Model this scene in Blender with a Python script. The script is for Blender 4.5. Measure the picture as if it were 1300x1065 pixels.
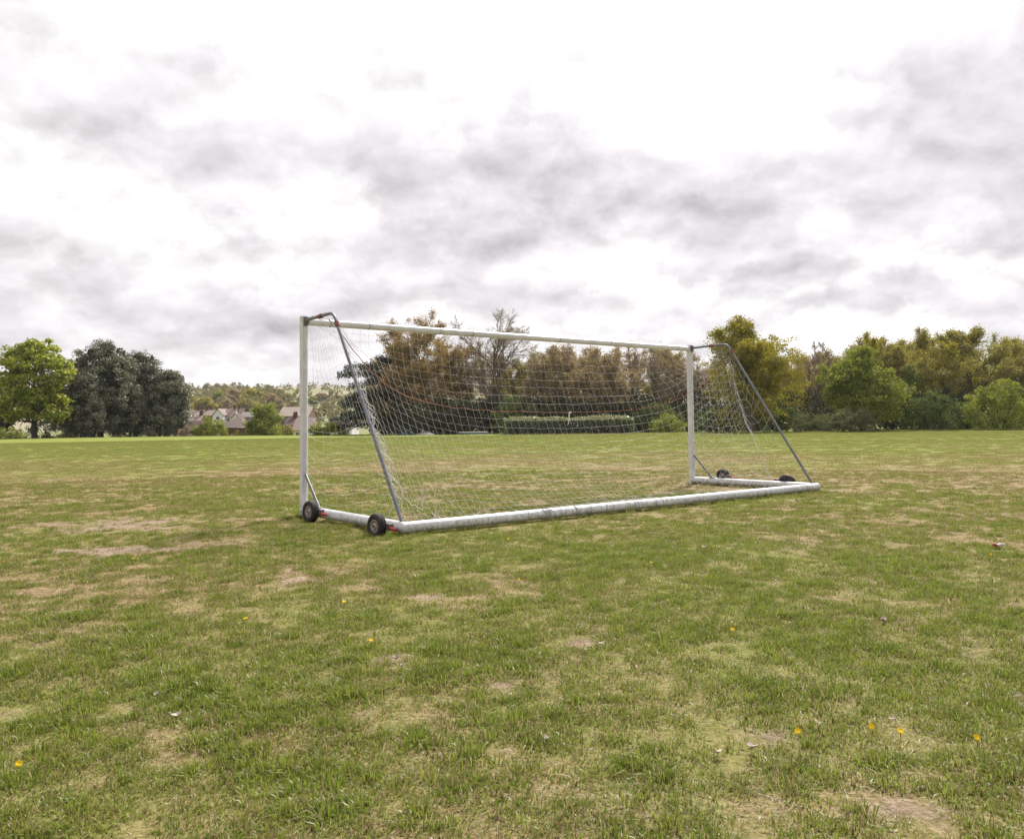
import bpy, bmesh, math, random
import numpy as np
from mathutils import Vector, Matrix

# ------------------------------------------------------------------ reset
for o in list(bpy.data.objects):
    bpy.data.objects.remove(o, do_unlink=True)
scene = bpy.context.scene
C = scene.collection
random.seed(7)
RNG = np.random.default_rng(7)
PI = math.pi

# ------------------------------------------------------------------ camera
F_PX, PITCH, ROLL, EYE = 1053.6, 0.0486, 0.0121, 1.112
cam_data = bpy.data.cameras.new('camera')
cam = bpy.data.objects.new('camera', cam_data)
C.objects.link(cam)
cam_data.sensor_fit = 'HORIZONTAL'
cam_data.sensor_width = 36.0
cam_data.lens = 36.0 * F_PX / 1300.0
cam_data.shift_y = -45.0 / 1300.0
cam_data.clip_start = 0.05
cam_data.clip_end = 12000.0
_cp, _sp, _cr, _sr = math.cos(PITCH), math.sin(PITCH), math.cos(ROLL), math.sin(ROLL)
FWD = Vector((0, _cp, _sp)); UP0 = Vector((0, -_sp, _cp)); RT0 = Vector((1, 0, 0))
RIGHT = RT0 * _cr - UP0 * _sr
UP = RT0 * _sr + UP0 * _cr
m = Matrix((RIGHT, UP, -FWD)).transposed().to_4x4()
m.translation = Vector((0, 0, EYE))
cam.matrix_world = m
scene.camera = cam

def ray(px, py):
    return FWD + RIGHT * ((px - 650.0) / F_PX) + UP * ((487.5 - py) / F_PX)

def at(px, py, d):
    """point of the place seen at a photo pixel, d metres ahead"""
    r = ray(px, py)
    return Vector((0, 0, EYE)) + r * (d / r.y)

def ground_at(px, py):
    r = ray(px, py)
    return Vector((0, 0, EYE)) + r * (EYE / -r.z)

# ------------------------------------------------------------------ light
SUN_EL, SUN_AZ = math.radians(44), math.radians(20)      # azimuth measured from +Y to +X
SUN_DIR = Vector((math.sin(SUN_AZ) * math.cos(SUN_EL), math.cos(SUN_AZ) * math.cos(SUN_EL), math.sin(SUN_EL)))
sun_data = bpy.data.lights.new('sun', 'SUN')
sun_data.energy = 2.6
sun_data.angle = math.radians(9)
sun_data.color = (1.0, 0.96, 0.90)
sun = bpy.data.objects.new('sun', sun_data)
C.objects.link(sun)
sun.rotation_euler = SUN_DIR.to_track_quat('Z', 'Y').to_euler()

scene.view_settings.view_transform = 'Standard'
scene.view_settings.look = 'None'
scene.view_settings.gamma = 1.0
scene.view_settings.use_curve_mapping = False
scene.view_settings.exposure = 1.56

# ------------------------------------------------------------------ node helpers
class NT:
    def __init__(self, tree):
        self.t = tree
    def n(self, kind, **kw):
        nd = self.t.nodes.new(kind)
        for k, v in kw.items():
            setattr(nd, k, v)
        return nd
    def link(self, a, b):
        self.t.links.new(a, b)
    def math(self, op, a, b=None, c=None, clamp=False):
        nd = self.n('ShaderNodeMath', operation=op, use_clamp=clamp)
        for i, v in enumerate((a, b, c)):
            if v is None:
                continue
            if isinstance(v, (int, float)):
                nd.inputs[i].default_value = v
            else:
                self.link(v, nd.inputs[i])
        return nd.outputs[0]
    def vmath(self, op, a, b=None):
        nd = self.n('ShaderNodeVectorMath', operation=op)
        for i, v in enumerate((a, b)):
            if v is None:
                continue
            if isinstance(v, (tuple, list)):
                nd.inputs[i].default_value = v
            else:
                self.link(v, nd.inputs[i])
        return nd.outputs[0] if op not in ('DOT_PRODUCT', 'LENGTH') else nd.outputs[1]
    def noise(self, vec, scale, detail=4, rough=0.55, color=False, dim='3D'):
        nd = self.n('ShaderNodeTexNoise', noise_dimensions=dim)
        nd.inputs['Scale'].default_value = scale
        nd.inputs['Detail'].default_value = detail
        nd.inputs['Roughness'].default_value = rough
        if vec is not None:
            self.link(vec, nd.inputs['Vector'])
        return nd.outputs['Color' if color else 'Fac']
    def ramp(self, fac, stops, interp='LINEAR'):
        nd = self.n('ShaderNodeValToRGB')
        el = nd.color_ramp.elements
        nd.color_ramp.interpolation = interp
        while len(el) < len(stops):
            el.new(0.5)
        for e, (p, c) in zip(el, stops):
            e.position = p
            e.color = (c, c, c, 1) if isinstance(c, (int, float)) else (*c, 1)
        self.link(fac, nd.inputs['Fac'])
        return nd.outputs['Color']
    def mix(self, fac, a, b, blend='MIX'):
        nd = self.n('ShaderNodeMix', data_type='RGBA', blend_type=blend)
        for s, v in ((nd.inputs[0], fac), (nd.inputs[6], a), (nd.inputs[7], b)):
            if isinstance(v, (int, float)):
                s.default_value = v
            elif isinstance(v, (tuple, list)):
                s.default_value = (*v, 1)
            else:
                self.link(v, s)
        return nd.outputs[2]
    def xyz(self, vec):
        nd = self.n('ShaderNodeSeparateXYZ')
        self.link(vec, nd.inputs[0])
        return nd.outputs
    def comb(self, x, y, z):
        nd = self.n('ShaderNodeCombineXYZ')
        for i, v in enumerate((x, y, z)):
            if isinstance(v, (int, float)):
                nd.inputs[i].default_value = v
            else:
                self.link(v, nd.inputs[i])
        return nd.outputs[0]

# ------------------------------------------------------------------ sky
world = bpy.data.worlds.new('World')
scene.world = world
world.use_nodes = True
wt = world.node_tree
wt.nodes.clear()
w = NT(wt)
tc = w.n('ShaderNodeTexCoord')
d = tc.outputs['Generated']
X, Y, Z = w.xyz(d)
sky = w.n('ShaderNodeTexSky', sky_type='NISHITA')
sky.sun_disc = False
sky.sun_elevation = SUN_EL
sky.sun_rotation = SUN_AZ
sky.air_density = 1.0
sky.dust_density = 1.0
warpA = w.noise(d, 5.0, 2, 0.6, color=True)
warpB = w.noise(d, 16.0, 4, 0.65, color=True)
wa = w.xyz(warpA)
wb = w.xyz(warpB)
def warp(base, i, ka, kb):
    s = w.math('ADD', base, w.math('MULTIPLY', w.math('SUBTRACT', wa[i], 0.5), ka))
    return w.math('ADD', s, w.math('MULTIPLY', w.math('SUBTRACT', wb[i], 0.5), kb))
az = warp(w.math('ARCTAN2', X, Y), 0, 0.18, 0.12)
el = warp(w.math('ARCSINE', Z), 1, 0.10, 0.075)
# cloud banks: photo position, half widths, weight (negative = bright break)
BANKS = [
    (655, 262, 155, 62, .80), (600, 300, 80, 34, .42), (740, 225, 90, 36, .22), (500, 225, 70, 30, .22),
    (925, 235, 105, 58, .62), (960, 325, 110, 26, .60), (900, 290, 80, 40, .32),
    (1190, 235, 140, 80, .56), (1260, 130, 90, 60, .34), (1120, 120, 80, 45, .24), (1290, 290, 60, 40, .30),
    (150, 185, 120, 34, .30), (330, 215, 100, 36, .26), (230, 110, 160, 34, .10), (60, 240, 60, 26, .2),
    (110, 345, 110, 34, .34), (500, 345, 48, 34, .38), (700, 376, 130, 24, .55), (1140, 378, 95, 20, .60),
    (300, 395, 200, 20, .26), (820, 125, 80, 20, .20), (920, 395, 130, 16, .42), (20, 400, 90, 26, .22), (1285, 390, 60, 16, .3),
    (230, 120, 270, 50, .14), (1150, 140, 210, 80, .14), (560, 190, 200, 40, .12), (760, 150, 160, 30, .10),
    (300, 284, 150, 15, -.34), (440, 250, 40, 18, -.18), (1100, 322, 90, 14, -.34), (780, 60, 260, 70, -.32),
    (300, 20, 380, 44, -.24), (1030, 285, 30, 30, -.16), (580, 130, 70, 40, -.18), (150, 262, 40, 10, -.18),
    (840, 345, 60, 10, -.22), (330, 350, 60, 14, -.2), (1230, 338, 40, 10, -.25),
]
tot = None
for (px, py, sx, sy, wt_) in BANKS:
    r = ray(px, py).normalized()
    a0, e0 = math.atan2(r.x, r.y), math.asin(r.z)
    u = w.math('MULTIPLY', w.math('SUBTRACT', az, a0), F_PX / sx)
    v = w.math('MULTIPLY', w.math('SUBTRACT', el, e0), F_PX / sy)
    q = w.math('MULTIPLY_ADD', u, u, w.math('MULTIPLY', v, v))
    g = w.math('POWER', 2.0, w.math('MULTIPLY', w.math('MULTIPLY', q, w.math('ADD', q, .5)), -.8))
    g = w.math('MULTIPLY', g, wt_ * 0.66)
    tot = g if tot is None else w.math('ADD', tot, g)
zz = w.math('ADD', w.math('MAXIMUM', Z, 0.0), 0.42)
plane = w.comb(w.math('DIVIDE', X, zz), w.math('DIVIDE', Y, zz), 0.0)
wplane = w.vmath('ADD', plane, w.vmath('MULTIPLY', w.vmath('SUBTRACT', warpB, (.5, .5, .5)), (.07, .07, 0)))
n1 = w.noise(wplane, 2.0, 3, 0.5, dim='2D')
n2 = w.noise(wplane, 5.6, 8, 0.55, dim='2D')
# the same field a little nearer the zenith: lit tops, shaded bases
up_plane = w.vmath('MULTIPLY', wplane, (.965, .965, 0))
n2u = w.noise(up_plane, 5.6, 5, 0.55, dim='2D')
relief = w.math('SUBTRACT', n2, n2u)
dens = w.math('ADD', w.math('MULTIPLY', w.math('SUBTRACT', n1, 0.5), 0.65), w.math('MULTIPLY', w.math('SUBTRACT', n2, 0.5), 1.15))
dens = w.math('ADD', w.math('ADD', dens, 0.56), tot)
# thin cloud is white and lets light through, thick cloud is grey
lum = w.ramp(dens, [(0.0, (.98, .98, .99)), (0.22, (.64, .633, .642)), (0.38, (.535, .523, .533)), (0.55, (.475, .46, .472)), (0.78, (.395, .38, .395)), (1.0, (.335, .32, .335))])
rl = w.math('MULTIPLY_ADD', relief, 1.3, 1.0)
lum = w.mix(1.0, lum, w.comb(rl, rl, rl), 'MULTIPLY')
sdot = w.vmath('DOT_PRODUCT', d, tuple(SUN_DIR))
glow = w.math('POWER', 2.0, w.math('MULTIPLY', w.math('SUBTRACT', 1.0, sdot), -3.0))
gain = w.math('MULTIPLY_ADD', glow, 0.50, 0.72)
lum = w.mix(1.0, lum, w.comb(gain, gain, gain), 'MULTIPLY')
lum = w.mix(1.0, lum, (7.2, 7.2, 7.2), 'MULTIPLY')
cover = w.math('MULTIPLY', w.math('ADD', dens, 0.40), 5.0, clamp=True)
col = w.mix(cover, sky.outputs['Color'], lum)
bg = w.n('ShaderNodeBackground')
bg.inputs['Strength'].default_value = 0.1
w.link(col, bg.inputs['Color'])
out = w.n('ShaderNodeOutputWorld')
w.link(bg.outputs[0], out.inputs['Surface'])
world.cycles.sampling_method = 'MANUAL'
world.cycles.sample_map_resolution = 512
scene.cycles.max_bounces = 5
scene.cycles.diffuse_bounces = 3
scene.cycles.glossy_bounces = 2
scene.cycles.transmission_bounces = 3

# ------------------------------------------------------------------ object helpers
def tag(o, label=None, cat=None, group=None, kind=None):
    for k, v in (('label', label), ('category', cat), ('group', group), ('kind', kind)):
        if v:
            o[k] = v
    return o

def empty(name, loc=(0, 0, 0), rz=0.0):
    o = bpy.data.objects.new(name, None)
    C.objects.link(o)
    o.location = loc
    o.rotation_euler = (0, 0, rz)
    o.empty_display_size = 0.2
    return o

def mesh_np(name, V, faces, mat=None, attrs=None, smooth=False):
    """V (n,3); faces: list of int arrays (m,k)"""
    me = bpy.data.meshes.new(name)
    V = np.asarray(V, dtype=np.float32)
    if not isinstance(faces, (list, tuple)):
        faces = [faces]
    faces = [np.asarray(f, dtype=np.int32) for f in faces if len(f)]
    me.vertices.add(len(V))
    me.vertices.foreach_set('co', V.ravel())
    loops = np.concatenate([f.ravel() for f in faces])
    sizes = np.concatenate([np.full(len(f), f.shape[1], np.int32) for f in faces])
    starts = np.concatenate([[0], np.cumsum(sizes)[:-1]]).astype(np.int32)
    me.loops.add(len(loops))
    me.loops.foreach_set('vertex_index', loops)
    me.polygons.add(len(sizes))
    me.polygons.foreach_set('loop_start', starts)
    me.polygons.foreach_set('loop_total', sizes)
    if smooth:
        me.polygons.foreach_set('use_smooth', np.ones(len(sizes), dtype=bool))
    me.update(calc_edges=True)
    me.validate()
    if attrs:
        for k, a in attrs.items():
            at_ = me.attributes.new(k, 'FLOAT', 'POINT')
            at_.data.foreach_set('value', np.asarray(a, dtype=np.float32))
    if mat:
        me.materials.append(mat)
    return me

def obj(name, me, parent=None, loc=None, rot=None, scale=None):
    o = bpy.data.objects.new(name, me)
    C.objects.link(o)
    if parent:
        o.parent = parent
    if loc is not None:
        o.location = loc
    if rot is not None:
        o.rotation_euler = rot
    if scale is not None:
        o.scale = (scale,) * 3 if isinstance(scale, (int, float)) else scale
    return o

def bm_obj(name, bm, mat, parent=None, smooth=False, bevel=0.0, loc=None, rot=None):
    me = bpy.data.meshes.new(name)
    if bevel:
        bmesh.ops.bevel(bm, geom=[e for e in bm.edges], offset=bevel, segments=2, affect='EDGES', profile=0.5)
    bmesh.ops.recalc_face_normals(bm, faces=bm.faces)
    bm.to_mesh(me)
    bm.free()
    if smooth:
        for p in me.polygons:
            p.use_smooth = True
    me.materials.append(mat)
    return obj(name, me, parent, loc, rot)

def box(bm, x0, x1, y0, y1, z0, z1):
    vs = [bm.verts.new(p) for p in ((x0, y0, z0), (x1, y0, z0), (x1, y1, z0), (x0, y1, z0), (x0, y0, z1), (x1, y0, z1), (x1, y1, z1), (x0, y1, z1))]
    for f in ((0, 3, 2, 1), (4, 5, 6, 7), (0, 1, 5, 4), (1, 2, 6, 5), (2, 3, 7, 6), (3, 0, 4, 7)):
        bm.faces.new([vs[i] for i in f])

def frame_of(t, ref=None):
    t = t.normalized()
    ref = ref or (Vector((0, 0, 1)) if abs(t.z) < 0.9 else Vector((1, 0, 0)))
    s = t.cross(ref).normalized()
    return s, t.cross(s).normalized() * -1

def tube(bm, pts, rad, n=10, cap=True):
    pts = [Vector(p) for p in pts]
    if isinstance(rad, (int, float)):
        rad = [rad] * len(pts)
    rings = []
    s = None
    for i, p in enumerate(pts):
        t = pts[min(i + 1, len(pts) - 1)] - pts[max(i - 1, 0)]
        t.normalize()
        if s is None:
            s, u = frame_of(t)
            u = t.cross(s)
        else:
            s = (s - t * s.dot(t)).normalized()
            u = t.cross(s)
        rings.append([bm.verts.new(p + (s * math.cos(a) + u * math.sin(a)) * rad[i]) for a in (2 * PI * k / n for k in range(n))])
    for a, b in zip(rings, rings[1:]):
        for k in range(n):
            bm.faces.new((a[k], a[(k + 1) % n], b[(k + 1) % n], b[k]))
    if cap:
        bm.faces.new(rings[0][::-1])
        bm.faces.new(rings[-1])

def sweep(bm, prof, p0, p1, su, sv, cap=True):
    """profile of (a,b) in axes su, sv from p0 to p1"""
    rings = [[bm.verts.new(Vector(p) + su * a + sv * b) for a, b in prof] for p in (p0, p1)]
    n = len(prof)
    for k in range(n):
        bm.faces.new((rings[0][k], rings[0][(k + 1) % n], rings[1][(k + 1) % n], rings[1][k]))
    if cap:
        bm.faces.new(rings[0][::-1]); bm.faces.new(rings[1])

# ------------------------------------------------------------------ noise in numpy
def _hash(ix, iy, seed):
    h = (ix.astype(np.int64) * 374761393 + iy.astype(np.int64) * 668265263 + seed * 974711) & 0x7fffffff
    h = ((h ^ (h >> 13)) * 1274126177) & 0x7fffffff
    h = h ^ (h >> 16)
    return (h & 0xffff) / 65535.0

def vnoise(x, y, seed):
    ix, iy = np.floor(x), np.floor(y)
    fx, fy = x - ix, y - iy
    fx = fx * fx * (3 - 2 * fx); fy = fy * fy * (3 - 2 * fy)
    a, b = _hash(ix, iy, seed), _hash(ix + 1, iy, seed)
    c, e = _hash(ix, iy + 1, seed), _hash(ix + 1, iy + 1, seed)
    return (a * (1 - fx) + b * fx) * (1 - fy) + (c * (1 - fx) + e * fx) * fy

def fbm(x, y, scale, seed, octv=4, gain=0.5):
    s, amp, tot = 0.0, 1.0, 0.0
    ca, sa = math.cos(0.6), math.sin(0.6)
    x, y = x / scale, y / scale
    for o in range(octv):
        s = s + amp * vnoise(x + 17.3 * o, y - 9.1 * o, seed + o)
        tot += amp
        amp *= gain
        x, y = (x * ca - y * sa) * 2.03, (x * sa + y * ca) * 2.03
    return s / tot

def sstep(a, b, t):
    t = np.clip((t - a) / (b - a), 0, 1)
    return t * t * (3 - 2 * t)

# ------------------------------------------------------------------ terrain
def big_z(x, y):
    """the field, the fall beyond it and the hillside across the valley"""
    z = -6.0 * sstep(112, 172, y)
    z = z + 0.073 * np.clip(y - 235, 0, 760) + 4.0 * (fbm(x, y, 160.0, 50, 3) - 0.5) * sstep(260, 420, y)
    z = z - 0.02 * np.clip(y - 1010, 0, 4000)
    return z

GX, GY, GYAW = -2.6214, 10.4361, 0.6638
PATCH = []   # (x, y, rx, ry, weight) worn places in the turf
for px, py, rx, ry, wgt in [
    (120, 668, 120, 12, .85), (60, 676, 80, 9, .6), (170, 699, 75, 8, 1.0), (105, 690, 60, 7, .5), (250, 662, 60, 6, .4),
    (395, 733, 60, 14, .55), (450, 706, 24, 5, .6), (405, 718, 30, 5, .55), (345, 735, 40, 8, .35),
    (35, 820, 40, 12, .6), (150, 834, 60, 10, .55), (95, 800, 40, 9, .35), (380, 824, 30, 12, .55), (60, 935, 90, 10, .5), (130, 912, 40, 8, .45),
    (505, 843, 34, 10, .7), (648, 866, 22, 8, .75), (600, 775, 30, 6, .5), (540, 757, 25, 4, .6), (565, 910, 26, 7, .5), (690, 962, 70, 10, .6),
    (490, 968, 50, 8, .6), (755, 828, 30, 5, .6), (680, 830, 40, 6, .3), (725, 855, 80, 12, .3), (940, 930, 60, 7, .5), (1010, 910, 40, 7, .4),
    (955, 968, 30, 8, .5), (1090, 965, 70, 10, .6), (1200, 940, 40, 8, .5), (1085, 885, 40, 6, .35), (1095, 830, 40, 5, .45),
    (1240, 700, 60, 5, .3), (1290, 802, 30, 8, .4), (1180, 845, 60, 5, .35), (830, 960, 60, 8, .35), (215, 955, 60, 8, .4), (300, 790, 50, 6, .3),
    (700, 600, 130, 2.2, .55), (800, 598, 90, 2.0, .5), (560, 597, 60, 2.0, .4), (1230, 608, 100, 4, .4), (1120, 600, 80, 3, .25), (990, 600, 90, 2.5, .3),
    (30, 593, 90, 2.5, .35), (200, 590, 160, 3, .3), (830, 625, 80, 2, .25), (640, 1020, 200, 16, .3), (1180, 1030, 120, 14, .4), (200, 1030, 120, 14, .4),
]:
    c = ground_at(px, py)
    near, far = ground_at(px, py + ry), ground_at(px, py - ry)
    PATCH.append((c.x, c.y, rx / F_PX * c.y, max(0.12, (far.y - near.y) / 2), wgt))

def worn(x, y):
    """0 lush .. 1 bare soil"""
    n = fbm(x, y, 1.1, 11, 4, 0.55)
    n2 = fbm(x, y, 0.30, 31, 3, 0.6)
    n3 = fbm(x, y, 0.09, 37, 2, 0.6)
    n4 = fbm(x, y, 0.55, 3, 4, 0.6)
    b = np.zeros_like(x)
    for cx, cy, rx, ry, wgt in PATCH:
        q = ((x - cx) / rx) ** 2 + ((y - cy) / ry) ** 2
        b = np.maximum(b, wgt * np.exp(-np.maximum(q * .55 + (n4 - .5) * 4.0, 0)) * (q < 9))
    near = 1 - sstep(5.0, 9.0, y)
    f = n2 * .46 + n3 * .36 + (n - .5) * .26 + .01 * near + .32 * b
    f = f - .09 * np.exp(-((x - 2.4) / 2.6) ** 2 - ((y - 6.6) / 2.6) ** 2)
    return sstep(.44, .76, f)

def dryness(x, y):
    """0 green .. 1 straw"""
    n = fbm(x, y, 3.0, 71, 4, 0.6)
    n2 = fbm(x, y, 0.5, 81, 3, 0.6)
    r = np.hypot(x, y)
    band = 0.42 * np.exp(-((r - 25) / 7.0) ** 2) + 0.20 * np.exp(-((r - 16) / 4.0) ** 2)
    green = 0.34 * sstep(34, 56, r)
    rightlush = 0.16 * np.exp(-((x - 2.2) / 2.6) ** 2 - ((y - 7.5) / 2.6) ** 2)
    return np.clip(0.30 + 1.1 * (n - 0.5) + 0.7 * (n2 - 0.5) + band - green - rightlush, 0, 1)

WHEEL_DIPS = [(GX + -.135 * math.cos(GYAW) + q * math.sin(GYAW), GY + -.135 * math.sin(GYAW) - q * math.cos(GYAW)) for q in (.50, 2.12)]
def micro_z(x, y):
    dip = 0.0
    for dx_, dy_ in WHEEL_DIPS:
        dip = dip - .06 * np.exp(-((x - dx_) ** 2 + (y - dy_) ** 2) / .07)
    return dip + (fbm(x, y, 0.9, 21, 3) - 0.5) * 0.05 + (fbm(x, y, 0.22, 22, 2) - 0.5) * 0.018

def ground_z(x, y):
    x = np.atleast_1d(np.asarray(x, float)); y = np.atleast_1d(np.asarray(y, float))
    return big_z(x, y) + micro_z(x, y) * (1 - sstep(30, 60, np.hypot(x, y)))

def gz(x, y):
    return float(ground_z(x, y)[0])

# ------------------------------------------------------------------ materials
def new_mat(name):
    mt = bpy.data.materials.new(name)
    mt.use_nodes = True
    mt.node_tree.nodes.clear()
    t = NT(mt.node_tree)
    o = t.n('ShaderNodeOutputMaterial')
    return mt, t, o

def principled(t, o, col, rough=0.6, metal=0.0, spec=0.5, normal=None):
    b = t.n('ShaderNodeBsdfPrincipled')
    for k, v in (('Base Color', col), ('Roughness', rough), ('Metallic', metal), ('Specular IOR Level', spec)):
        if isinstance(v, (int, float)):
            b.inputs[k].default_value = v
        elif isinstance(v, (tuple, list)):
            b.inputs[k].default_value = (*v, 1)
        else:
            t.link(v, b.inputs[k])
    if normal is not None:
        t.link(normal, b.inputs['Normal'])
    t.link(b.outputs[0], o.inputs['Surface'])
    return b

def bump(t, h, strength, dist):
    b = t.n('ShaderNodeBump')
    b.inputs['Strength'].default_value = strength
    b.inputs['Distance'].default_value = dist
    t.link(h, b.inputs['Height'])
    return b.outputs[0]

def attr(t, name, kind='GEOMETRY'):
    a = t.n('ShaderNodeAttribute', attribute_type=kind, attribute_name=name)
    return a.outputs['Fac']

def leaf_mat(name, stops, trans=0.35, rough=0.6, gloss=0.03):
    """stops over the per-leaf tint; diffuse with light coming through"""
    mt, t, o = new_mat(name)
    c = t.ramp(attr(t, 'tint'), stops)
    df = t.n('ShaderNodeBsdfDiffuse'); t.link(c, df.inputs['Color'])
    tr = t.n('ShaderNodeBsdfTranslucent')
    t.link(t.mix(1.0, c, (1.0, 1.0, 0.55), 'MULTIPLY'), tr.inputs['Color'])
    mx = t.n('ShaderNodeMixShader'); mx.inputs[0].default_value = trans
    t.link(df.outputs[0], mx.inputs[1]); t.link(tr.outputs[0], mx.inputs[2])
    gl = t.n('ShaderNodeBsdfGlossy'); gl.inputs['Roughness'].default_value = rough
    gl.inputs['Color'].default_value = (1, 1, 1, 1)
    m2 = t.n('ShaderNodeMixShader'); m2.inputs[0].default_value = gloss
    t.link(mx.outputs[0], m2.inputs[1]); t.link(gl.outputs[0], m2.inputs[2])
    t.link(m2.outputs[0], o.inputs['Surface'])
    return mt

def bark_mat(name, a, b):
    mt, t, o = new_mat(name)
    g = t.n('ShaderNodeTexCoord')
    c = t.mix(t.noise(g.outputs['Object'], 3.0, 6, 0.65), a, b)
    principled(t, o, c, 0.9, 0, 0.2)
    return mt

MAT = {}
MAT['bark'] = bark_mat('bark', (.10, .075, .055), (.22, .18, .14))
MAT['bark_dark'] = bark_mat('bark_dark', (.045, .036, .028), (.10, .08, .062))
MAT['twig'] = bark_mat('twig', (.22, .175, .14), (.36, .30, .25))

# painted aluminium of the goal: scuffed white with grey weathering
def goal_paint():
    mt, t, o = new_mat('goal_paint')
    g = t.n('ShaderNodeTexCoord')
    n = t.noise(g.outputs['Object'], 6.0, 8, 0.7)
    st = t.n('ShaderNodeMapping'); st.inputs['Scale'].default_value = (14, 14, 3)
    t.link(g.outputs['Object'], st.inputs['Vector'])
    n2 = t.noise(st.outputs[0], 4.0, 6, 0.7)
    c = t.mix(t.ramp(n, [(.40, 0.0), (.72, 1.0)]), (.70, .715, .735), (.50, .51, .52))
    c = t.mix(t.ramp(n2, [(.60, 0.0), (.72, .8)]), c, (.27, .255, .235))
    oz = t.xyz(g.outputs['Object'])[2]
    low = t.math('MULTIPLY', t.math('SUBTRACT', .17, oz), 9.0, clamp=True)
    n3 = t.noise(g.outputs['Object'], 22.0, 6, .75)
    c = t.mix(t.math('MULTIPLY', low, t.ramp(n3, [(.45, 0.0), (.62, .75)])), c, (.20, .17, .09))
    n4 = t.noise(g.outputs['Object'], 48.0, 3, .6)
    c = t.mix(t.ramp(n4, [(.66, 0.0), (.70, .7)]), c, (.16, .15, .14))
    principled(t, o, c, t.ramp(n, [(0, .32), (1, .6)]), 0, .5, bump(t, n2, .15, .004))
    return mt
MAT['goal'] = goal_paint()
def metal_mat(name, a, b, rough=.45, metal=.6):
    mt, t, o = new_mat(name)
    g = t.n('ShaderNodeTexCoord')
    n = t.noise(g.outputs['Object'], 14.0, 7, 0.7)
    principled(t, o, t.mix(t.ramp(n, [(.35, 0.0), (.7, 1.0)]), a, b), rough, metal, .5)
    return mt
MAT['galv'] = metal_mat('galvanised_tube', (.125, .135, .152), (.235, .245, .262))
MAT['galv_grime'] = metal_mat('grimy_tube', (.17, .15, .14), (.34, .32, .31), .6, .3)
MAT['red'] = metal_mat('red_grip', (.42, .02, .025), (.28, .025, .025), .6, 0)
MAT['rust_red'] = metal_mat('red_tape', (.17, .05, .045), (.26, .12, .11), .8, 0)
MAT['rubber'] = metal_mat('tyre_rubber', (.018, .016, .016), (.06, .052, .048), .85, 0)
MAT['rim'] = metal_mat('wheel_rim', (.52, .47, .42), (.28, .22, .18), .55, .2)
MAT['dark_metal'] = metal_mat('bracket_metal', (.10, .085, .075), (.20, .17, .15), .6, .4)
def cord_mat(name, a, b):
    mt, t, o = new_mat(name)
    g = t.n('ShaderNodeTexCoord')
    principled(t, o, t.mix(t.noise(g.outputs['Object'], 9.0, 5, .7), a, b), .85, 0, .2)
    return mt
MAT['net'] = cord_mat('net_cord', (.52, .51, .50), (.78, .77, .76))
MAT['rope'] = cord_mat('red_rope', (.40, .15, .11), (.30, .10, .08))
MAT['lace'] = cord_mat('grimy_lacing', (.22, .21, .20), (.50, .49, .47))

# grass blades: per-blade tint plus dryness of the place where the tuft grows
def grass_mat():
    mt, t, o = new_mat('grass_blade')
    tint = attr(t, 'tint')
    dry = attr(t, 'dry', 'INSTANCER')
    var = attr(t, 'var', 'INSTANCER')
    green = t.ramp(t.math('ADD', t.math('MULTIPLY', tint, .45), t.math('MULTIPLY', var, .55)),
                   [(0, (.080, .128, .012)), (.35, (.145, .205, .020)), (.65, (.228, .280, .036)), (1, (.35, .35, .08))])
    straw = t.ramp(tint, [(0, (.19, .125, .058)), (.5, (.31, .222, .112)), (1, (.47, .37, .21))])
    k = t.math('ADD', t.math('MULTIPLY', t.math('SUBTRACT', dry, .5), 1.25), t.math('MULTIPLY', t.math('SUBTRACT', attr(t, 'lot'), .5), 2.2))
    c = t.mix(t.math('ADD', k, .42, clamp=True), green, straw)
    df = t.n('ShaderNodeBsdfDiffuse'); t.link(c, df.inputs['Color'])
    tr = t.n('ShaderNodeBsdfTranslucent'); t.link(c, tr.inputs['Color'])
    mx = t.n('ShaderNodeMixShader'); mx.inputs[0].default_value = .45
    t.link(df.outputs[0], mx.inputs[1]); t.link(tr.outputs[0], mx.inputs[2])
    gl = t.n('ShaderNodeBsdfGlossy'); gl.inputs['Roughness'].default_value = .42
    m2 = t.n('ShaderNodeMixShader'); m2.inputs[0].default_value = .03
    t.link(mx.outputs[0], m2.inputs[1]); t.link(gl.outputs[0], m2.inputs[2])
    t.link(m2.outputs[0], o.inputs['Surface'])
    return mt
MAT['grass'] = grass_mat()

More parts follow.
